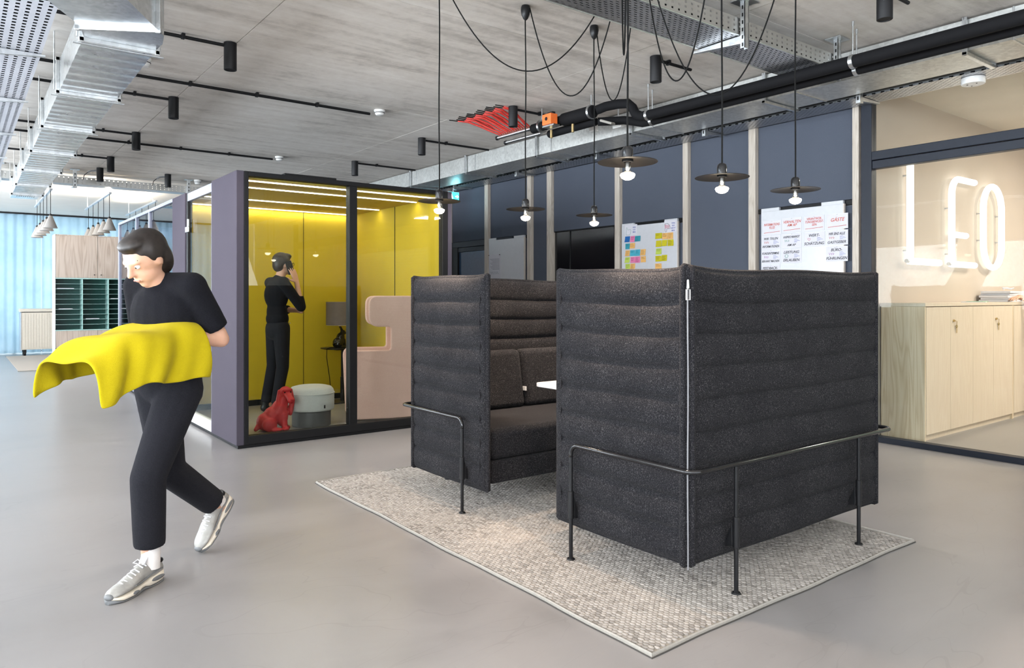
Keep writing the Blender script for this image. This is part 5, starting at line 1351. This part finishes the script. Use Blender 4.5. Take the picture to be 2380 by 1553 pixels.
def hand(F, mb, wrist, d, palm, curl, scale=1.0, thumb=1, spread=.1):
    """palm with five jointed fingers; d points along the hand, palm is the palm's facing direction"""
    w = Vector(wrist); d = Vector(d).normalized(); pn = Vector(palm); pn = (pn - d * pn.dot(d)).normalized(); sd = d.cross(pn) * thumb
    S = scale
    for k in range(4):
        t = (k - 1.5) / 1.5
        F.limb(mb, w + d * .012 * S + sd * t * .016 * S, w + d * .085 * S + sd * t * .031 * S, .0150 * S, .0125 * S)
    lens = (.066, .078, .084, .076)[::-1] if False else (.062, .078, .085, .076)
    for k in range(4):
        t = (k - 1.5) / 1.5; b = w + d * .088 * S + sd * t * .032 * S; a = 0; L = lens[k] * S
        dirv = (d + sd * t * spread).normalized()
        for q, fr in enumerate((.45, .30, .25)):
            a += curl * (0.55 if q == 0 else 0.8)
            nd = dirv * math.cos(a) + pn * math.sin(a); e = b + nd * L * fr
            F.limb(mb, b, e, (.0092 - .0010 * q) * S, (.0085 - .0010 * q) * S); b = e
    b = w + d * .025 * S + sd * .030 * S; e = b + (d * .55 + sd * .75 + pn * .35).normalized() * .042 * S; F.limb(mb, b, e, .0135 * S, .0110 * S)
    e2 = e + (d * .85 + sd * .25 + pn * .45).normalized() * .034 * S; F.limb(mb, e, e2, .0105 * S, .0088 * S)
def head(F, mb, c, look, up):
    """head with jaw, nose, brow, ears; look = face direction, up = crown direction (local)"""
    c = Vector(c); lk = Vector(look).normalized(); u = Vector(up); u = (u - lk * u.dot(lk)).normalized(); sd = u.cross(lk)
    F.ell(mb, c + u * .018 - lk * .008, (.097, .077, .095), u, lk); F.ell(mb, c - u * .045 + lk * .022, (.066, .058, .068), u, lk)
    F.ell(mb, c - u * .092 + lk * .052, (.026, .028, .018), u, lk); F.ell(mb, c + u * .022 + lk * .072, (.022, .052, .016), u, lk)
    F.limb(mb, c + u * .012 + lk * .088, c - u * .026 + lk * .108, .009, .013); F.ell(mb, c - u * .030 + lk * .092, (.014, .018, .009), u, lk)
    F.ell(mb, c - u * .062 + lk * .082, (.012, .024, .010), u, lk)
    for s in (-1, 1): F.ell(mb, c + sd * s * .077 - u * .004 - lk * .004, (.019, .007, .030), u, lk)
    return c, lk, u, sd
def face(F, par, H, mouth=True):
    c, lk, u, sd = H
    for s in (-1, 1):
        e = build(MB().sph(F.P(c + lk * .0735 + u * .004 + sd * s * .030), .0125, None, 12, 8), 'eye', 'eye_white', par, smooth=True)
        build(MB().sph(F.P(c + lk * .0825 + u * .003 + sd * s * .030), .0052, None, 10, 6), 'iris', 'hair_dark', e, smooth=True)
        build(MB().tube([F.P(c + lk * (.0845 - .004 * k * k) + u * (.026 + .002 * k) + sd * s * (.020 + .012 * k)) for k in range(3)], .004, 6), 'eyebrow', 'hair_dark', par, smooth=True)
    m = MB(); F.limb(m, c + lk * .0885 - u * .060 - sd * .016, c + lk * .0885 - u * .060 + sd * .016, .004, .004); build(m, 'mouth', 'lip', par, smooth=True)
def figure(F, J, skin, vox=.008):
    mb = MB()
    up = (Vector(J['chest']) - Vector(J['pelvis'])).normalized()
    F.ell(mb, J['pelvis'], (.100, .150, .115)); F.ell(mb, Vector(J['pelvis']).lerp(Vector(J['chest']), .45), (.088, .128, .15), up); F.ell(mb, J['chest'], (.105, .155, .165), up)
    F.limb(mb, J['shR'], J['shL'], .052, .052); F.limb(mb, Vector(J['neck']) - up * .06, Vector(J['head']) - Vector((0, 0, .04)), .055, .050)
    for s in 'LR':
        F.limb(mb, J['sh' + s], J['el' + s], .047, .038); F.limb(mb, J['el' + s], J['wr' + s], .038, .026)
        F.limb(mb, J['hip' + s], J['kn' + s], .082, .056); F.limb(mb, J['kn' + s], J['an' + s], .052, .036)
        if not J.get('shod'): F.limb(mb, J['an' + s], Vector(J['an' + s]) + Vector(J['toe' + s]) * .12, .036, .030)
        hand(F, mb, J['wr' + s], J['hd' + s], J['pn' + s], J['cu' + s], 1.0, J['th' + s])
    H = head(F, mb, J['head'], J['look'], J['crown'])
    o = remesh(build(mb, 'body', skin, F.root), vox, 4, .45)
    face(F, F.root, H); return H
def top(F, J, mat, sleeve, name='shirt', vox=.010, fat=.012, lower=0.0):
    mb = MB(); up = (Vector(J['chest']) - Vector(J['pelvis'])).normalized()
    F.ell(mb, Vector(J['pelvis']) + up * (.10 + lower), (.100 + fat, .146 + fat, .11)); F.ell(mb, Vector(J['pelvis']).lerp(Vector(J['chest']), .45), (.090 + fat, .132 + fat, .15), up); F.ell(mb, J['chest'], (.106 + fat, .158 + fat, .168), up)
    F.limb(mb, J['shR'], J['shL'], .052 + fat, .052 + fat); F.limb(mb, Vector(J['neck']) - up * .085, Vector(J['neck']) - up * .045, .085, .070)
    for s in 'LR':
        fr = sleeve[s] if isinstance(sleeve, dict) else sleeve
        a, b, c = Vector(J['sh' + s]), Vector(J['el' + s]), Vector(J['wr' + s])
        if fr <= 1: mb.cyl(F.P(a), F.P(a.lerp(b, fr)), .049 + fat, .047 + fat, 16); mb.sph(F.P(a), .049 + fat, None, 16, 10)
        else: F.limb(mb, a, b, .049 + fat, .041 + fat); mb.cyl(F.P(b), F.P(b.lerp(c, fr - 1)), .041 + fat, .036 + fat, 16)
    return remesh(build(mb, name, mat, F.root), vox, 5, .5)
def trousers(F, J, mat, hem=.96, vox=.010, wide=.012):
    mb = MB(); F.ell(mb, J['pelvis'], (.104 + wide, .152 + wide, .118)); F.ell(mb, Vector(J['pelvis']) + Vector((-.03, 0, -.05)), (.088 + wide, .13 + wide, .10))
    for s in 'LR':
        h, k, a = Vector(J['hip' + s]), Vector(J['kn' + s]), Vector(J['an' + s]); e = k.lerp(a, hem)
        F.limb(mb, h, k, .086 + wide, .060 + wide); mb.cyl(F.P(k), F.P(e), .060 + wide, .044 + wide * 1.6, 18); mb.sph(F.P(k), .060 + wide)
    return remesh(build(mb, 'trousers', mat, F.root), vox, 6, .5)
def hair(F, H, mat='hair_dark', long=0.0, vox=.008, tuft=True):
    c, lk, u, sd = H; mb = MB()
    F.ell(mb, c + u * .040 - lk * .022, (.100, .084, .088), u, lk); F.ell(mb, c - u * .010 - lk * .052, (.062, .078, .080 + long), u, lk)
    F.ell(mb, c + u * .088 + lk * .024, (.064, .064, .034), u, lk)
    if tuft:
        for k in range(7): F.limb(mb, c + u * .108 + lk * .03 + sd * (.045 - .015 * k), c + u * (.112 + .006 * (k % 2)) + lk * (.068 + .006 * (k % 3)) + sd * (.05 - .016 * k), .018, .010)
    for s in (-1, 1): F.ell(mb, c + sd * s * .070 + u * .030 - lk * .012, (.042, .016, .050), u, lk)
    return remesh(build(mb, 'hair', mat, F.root), vox, 3, .4)
# ---------- sneaker
def interp(t, tab):
    for (a, x), (b, y) in zip(tab, tab[1:]):
        if a <= t <= b: u = (t - a) / (b - a); u = u * u * (3 - 2 * u); return x + (y - x) * u
    return tab[-1][1]
def sneaker(F, heel, toe_dir, up, side_out):
    """heel = point under the heel (world), toe_dir/up world vectors"""
    X = Vector(toe_dir).normalized(); U = Vector(up); U = (U - X * U.dot(X)).normalized(); Y = U.cross(X); L = .295; heel = Vector(heel)
    def T(p): return heel + X * p[0] + Y * p[1] + U * p[2]
    wid = [(0, .020), (.05, .032), (.2, .037), (.42, .035), (.68, .047), (.84, .044), (.94, .033), (1, .010)]
    mtop = [(0, .052), (.2, .046), (.45, .034), (.7, .028), (.9, .026), (1, .030)]; mbot = [(0, .012), (.08, .004), (.3, .004), (.42, .014), (.5, .014), (.58, .004), (.82, .004), (1, .018)]
    utop = [(0, .088), (.04, .100), (.12, .092), (.22, .086), (.32, .108), (.40, .108), (.55, .088), (.75, .066), (.88, .056), (.96, .044), (1, .034)]
    def loft(lo, hi, ws, n=30, m=18, sup=1.0, s0=0.0, s1=1.0):
        vs = []
        for i in range(n):
            s_ = s0 + (s1 - s0) * i / (n - 1); w_ = interp(s_, wid) * ws; a, b = interp(s_, lo) if isinstance(lo, list) else lo, interp(s_, hi)
            for k in range(m):
                t = 2 * math.pi * k / m; cy, sz = math.cos(t), math.sin(t)
                yy_ = w_ * math.copysign(abs(cy) ** sup, cy); zz_ = (a + b) / 2 + (b - a) / 2 * math.copysign(abs(sz) ** sup, sz)
                if hi is utop and sz > 0: yy_ *= 1 - .38 * sz
                vs.append(T((s_ * L, yy_, zz_)))
        fs = [(i * m + k, i * m + (k + 1) % m, (i + 1) * m + (k + 1) % m, (i + 1) * m + k) for i in range(n - 1) for k in range(m)] + [tuple(range(m)), tuple(range((n - 1) * m, n * m))]
        return MB().add(vs, fs)
    sho = build(loft([(0, .03), (1, .02)], utop, .97), 'shoe', 'shoe_grey', F.root, smooth=True, angle=2)
    build(loft(mbot, mtop, 1.07, sup=.55), 'midsole', 'shoe_cream', sho, smooth=True, angle=1)
    build(loft([(0, .0), (1, .0)], [(a, b + .002) for a, b in mbot], 1.05, sup=.6), 'outsole', 'shoe_dark', sho, smooth=True, angle=1)
    for s in (-1, 1):
        build(MB().sph(T((.052, s * .0365, .029)), (.040, .006, .010), Matrix((X, Y, U)).transposed(), 16, 8), 'air_window', 'shoe_dark', sho, smooth=True)
        build(MB().sph(T((.19, s * .047, .018)), (.020, .006, .007), Matrix((X, Y, U)).transposed(), 12, 8), 'air_window', 'shoe_dark', sho, smooth=True)
        build(MB().tube([T((.02 + .17 * q / 8, s * (interp((.02 + .17 * q / 8) / L, wid) * .98 + .001), .062 - .016 * q / 8 + .006 * math.sin(q * .8))) for q in range(9)], .0035, 6), 'side_wave', 'shoe_dark', sho, smooth=True)
    build(MB().sph(T((.285, 0, .028)), (.016, .024, .014), Matrix((X, Y, U)).transposed(), 14, 8), 'toe_bumper', 'shoe_dark', sho, smooth=True)
    tg_ = MB()
    for q in range(7):
        s_ = .36 + .066 * q; z = interp(s_, utop) + .0015; w_ = .024 - .0005 * q
        tg_.tube([T((s_ * L, -w_, z - .012)), T((s_ * L + .004, 0, z + .001)), T((s_ * L, w_, z - .012))], .0032, 6)
    build(tg_, 'lace', 'shoe_light', sho, smooth=True)
    for s in (-1, 1): build(MB().tube([T((.10, s * .006, .110)), T((.108, s * .022, .122)), T((.125, s * .030, .112)), T((.118, s * .012, .108))], .0028, 6), 'lace_bow', 'shoe_light', sho, smooth=True)
    build(MB().prism([(-.018, -.012), (.018, -.012), (.016, .055), (-.016, .055)], 2, -.003, .003) if False else MB().obox(T((.098, 0, .118)), (.008, .036, .045), Matrix((X, Y, U)).transposed() @ Matrix.Rotation(-.5, 3, 'Y')), 'tongue', 'shoe_light', sho, bevel=.004)
    build(MB().tube([T((.024 + .016 * math.cos(t), .025 * math.sin(t), .094)) for t in [R(-90 + 22.5 * k) + math.pi for k in range(9)]], .009, 8), 'heel_lining', 'black_satin', sho, smooth=True)
    build(MB().cyl(T((.060, 0, .070)), T((.052, 0, .165)), .0415, .038, 18), 'sock', 'sock_white', F.root, smooth=True)
    return sho
def plain_shoe(F, an, toe, mat='black_satin'):
    mb = MB(); a = Vector(an); t = Vector(toe); a0 = Vector((a.x, a.y, 0))
    F.ell(mb, a0 + t * .00 + Vector((0, 0, .045)), (.055, .040, .045), (0, 0, 1), t); F.ell(mb, a0 + t * .10 + Vector((0, 0, .035)), (.10, .044, .035), (0, 0, 1), t); F.limb(mb, a0 + Vector((0, 0, .05)), a0 + Vector((0, 0, .11)), .042, .044)
    remesh(build(mb, 'shoe', mat, F.root), .008, 3)

# ---------- person walking past, yellow cloth over the arms
W = Fig('person in dark clothes striding past with yellow cloth over the forearms', (.775, 3.595), (-.86, -.51))
J = dict(shod=True, pelvis=(0, 0, .885), chest=(.02, 0, 1.185), neck=(.045, 0, 1.365), head=(.125, .0, 1.438), look=(.84, -.05, -.55), crown=(.55, 0, .83),
         shL=(.015, .155, 1.315), elL=(-.115, .195, 1.075), wrL=(.110, .150, 1.095), hdL=(1, -.25, -.05), pnL=(0, -.4, -1), cuL=.75, thL=1,
         shR=(.03, -.155, 1.315), elR=(-.05, -.205, 1.075), wrR=(.175, -.125, 1.080), hdR=(1, .3, -.05), pnR=(0, .4, -1), cuR=.75, thR=-1,
         hipL=(.005, .075, .855), knL=(.135, .025, .48), anL=(.095, -.010, .120), toeL=(1, 0, -.4),
         hipR=(-.01, -.080, .855), knR=(-.08, -.085, .455), anR=(-.395, -.085, .20), toeR=(.65, 0, -.75))
H = figure(W, J, 'skin_warm', .007)
top(W, J, 'black_knit', .80, 'shirt', .009, .014)
trousers(W, J, 'denim_black', .86, .010, .014)
hair(W, H, long=.02, tuft=False)
hv = Vector((-.80, -.60, 0))
sneaker(W, W.P((.042, -.008, 0.0)), hv, (0, 0, 1), 1)
tdir = (W.M @ Vector((.70, 0, -.71)))
sneaker(W, W.P((-.480, -.085, .215)), tdir, W.M @ Vector((.71, 0, .70)), 1)
# yellow cloth
yc_ = thing('yellow_cloth', 'bright yellow cloth draped over the forearms of the striding person', 'cloth', tuple(W.P((.2, 0, .9))))
sec = [(.232, .90), (.234, .95), (.232, 1.01), (.222, 1.07), (.19, 1.127), (.13, 1.146), (.04, 1.143), (-.05, 1.136), (-.12, 1.128), (-.175, 1.10), (-.20, 1.03), (-.205, .97), (-.205, .92)]
mb = MB(); nu = 34
def cl_pt(u, j):
    l_, z_ = sec[j]; f_ = .0 + .52 * u; hang = abs(j - 6) / 6
    rip = .018 * math.sin(u * 14 + j * .5) * hang + .010 * math.sin(u * 29 + j) * hang
    z = z_ - .13 * (u ** 2) * (1 - .55 * hang) + .028 * math.sin(u * 3.1) * hang + .012 * math.sin(u * 11 + l_ * 5)
    return W.P((f_ + .02 * hang * math.sin(u * 5), l_ * (1 - .22 * u * u) + rip * (1 if l_ > 0 else -1), z))
vs = [cl_pt(i / (nu - 1), j) for j in range(len(sec)) for i in range(nu)]
fs = [(j * nu + i, j * nu + i + 1, (j + 1) * nu + i + 1, (j + 1) * nu + i) for j in range(len(sec) - 1) for i in range(nu - 1)]
o = build(mb.add(vs, fs), 'fabric', 'yellow_cloth', yc_, smooth=True, angle=3)
s_ = o.modifiers.new('thickness', 'SOLIDIFY'); s_.thickness = .012; s_.offset = 1
s_ = o.modifiers.new('soft', 'SUBSURF'); s_.levels = 1; s_.render_levels = 2

# ---------- person on the phone inside the booth
T_ = Fig('person in black with short dark hair and glasses phoning inside the booth', (2.755, 7.75), (1, 0.05), FZ)
J = dict(pelvis=(-.005, 0, .92), chest=(-.02, 0, 1.25), neck=(.0, 0, 1.45), head=(.055, 0, 1.585), look=(1, 0, -.05), crown=(.05, 0, 1),
         shR=(-.015, -.175, 1.385), elR=(.175, -.185, 1.125), wrR=(.150, -.135, 1.385), hdR=(-.30, .10, 1), pnR=(-.35, 1, 0), cuR=.16, thR=1,
         shL=(-.015, .175, 1.385), elL=(.085, .210, 1.10), wrL=(.215, -.015, 1.085), hdL=(.15, -1, .10), pnL=(-1, -.15, .3), cuL=.55, thL=-1,
         hipR=(.0, -.085, .90), knR=(.015, -.085, .49), anR=(-.06, -.085, .09), toeR=(1, 0, -.4), hipL=(-.01, .085, .90), knL=(-.02, .09, .49), anL=(-.10, .10, .09), toeL=(1, 0, -.4))
H = figure(T_, J, 'skin', .007)
top(T_, J, 'black_knit', dict(R=1.42, L=1.55), 'sweater', .009, .012, -.02)
trousers(T_, J, 'denim_black', .97, .009, .006)
hair(T_, H, tuft=False)
plain_shoe(T_, J['anR'], (1, 0, 0)); plain_shoe(T_, J['anL'], (1, 0, 0))
c, lk, u, sd = H
gl = MB()
for s in (-1, 1):
    gl.tube([T_.P(c + lk * .100 + u * (.004 + .018 * math.sin(a)) + sd * (s * .033 + .023 * math.cos(a))) for a in [2 * math.pi * k / 16 for k in range(16)]], .002, 6, True)
    gl.tube([T_.P(c + lk * .098 + u * .008 + sd * s * .056), T_.P(c + lk * .06 + u * .010 + sd * s * .078), T_.P(c - lk * .005 + u * .012 + sd * s * .081)], .002, 6)
gl.tube([T_.P(c + lk * .102 + u * .008 + sd * .010), T_.P(c + lk * .102 + u * .008 - sd * .010)], .002, 6)
build(gl, 'glasses', 'black_satin', T_.root, smooth=True)
build(MB().sph(T_.P((.075, -.130, .955)), .008, None, 10, 8), 'button', 'chrome', T_.root, smooth=True)
ph = thing('mobile_phone', 'black mobile phone held to the ear of the person in the booth', 'phone', tuple(T_.P((.09, -.10, 1.50))))
pm_ = T_.M @ Matrix.Rotation(-.30, 3, 'Y')
build(MB().obox(T_.P((.088, -.0985, 1.545)), (.070, .008, .145), pm_), 'case', 'black_satin', ph, bevel=.003)
build(MB().obox(T_.P((.088, -.0938, 1.545)), (.064, .0012, .135), pm_), 'screen', 'black_gloss', ph)

# ---------- person reaching over the oak cabinet
L_ = Fig('person at the oak cabinet reaching for papers, wearing a white wristwatch', (9.45, 2.46), (0, 1))
J = dict(pelvis=(0, 0, .93), chest=(.05, 0, 1.25), neck=(.09, 0, 1.44), head=(.15, .02, 1.56), look=(.8, .4, -.45), crown=(.4, 0, .9),
         shL=(.05, .185, 1.385), elL=(.235, .295, 1.185), wrL=(.455, .465, 1.268), hdL=(.08, 1, -.12), pnL=(0, 0, -1), cuL=.22, thL=1,
         shR=(.05, -.185, 1.385), elR=(.02, -.25, 1.10), wrR=(.18, -.20, .93), hdR=(.5, .1, -1), pnR=(0, 1, 0), cuR=.4, thR=-1,
         hipL=(0, .085, .90), knL=(.02, .09, .49), anL=(-.03, .10, .09), toeL=(1, 0, -.4), hipR=(0, -.085, .90), knR=(.02, -.09, .49), anR=(-.03, -.10, .09), toeR=(1, 0, -.4))
H = figure(L_, J, 'skin_warm', .007)
top(L_, J, plain('grey_shirt', (.20, .19, .19), .9), .75, 'shirt', .010, .014)
trousers(L_, J, plain('brown_trousers', (.16, .12, .10), .9), .97, .010, .01)
hair(L_, H, tuft=False); plain_shoe(L_, J['anL'], (1, 0, 0)); plain_shoe(L_, J['anR'], (1, 0, 0))
wv = Vector(J['wrL']).lerp(Vector(J['elL']), .12); ax = (Vector(J['wrL']) - Vector(J['elL'])).normalized(); M_ = L_.basis(ax)
wt_ = build(MB().tube([L_.P(wv) + M_ @ Vector((.031 * math.cos(a), .031 * math.sin(a), 0)) for a in [2 * math.pi * k / 20 for k in range(20)]], .006, 6, True), 'watch_strap', 'white_plastic', L_.root, smooth=True)
ctr = L_.P(wv) + Vector((0, -.030, .012)); build(MB().cyl(ctr, ctr + Vector((0, -.010, .004)), .021, None, 20), 'watch_face', 'white_lacquer', wt_, smooth=True)
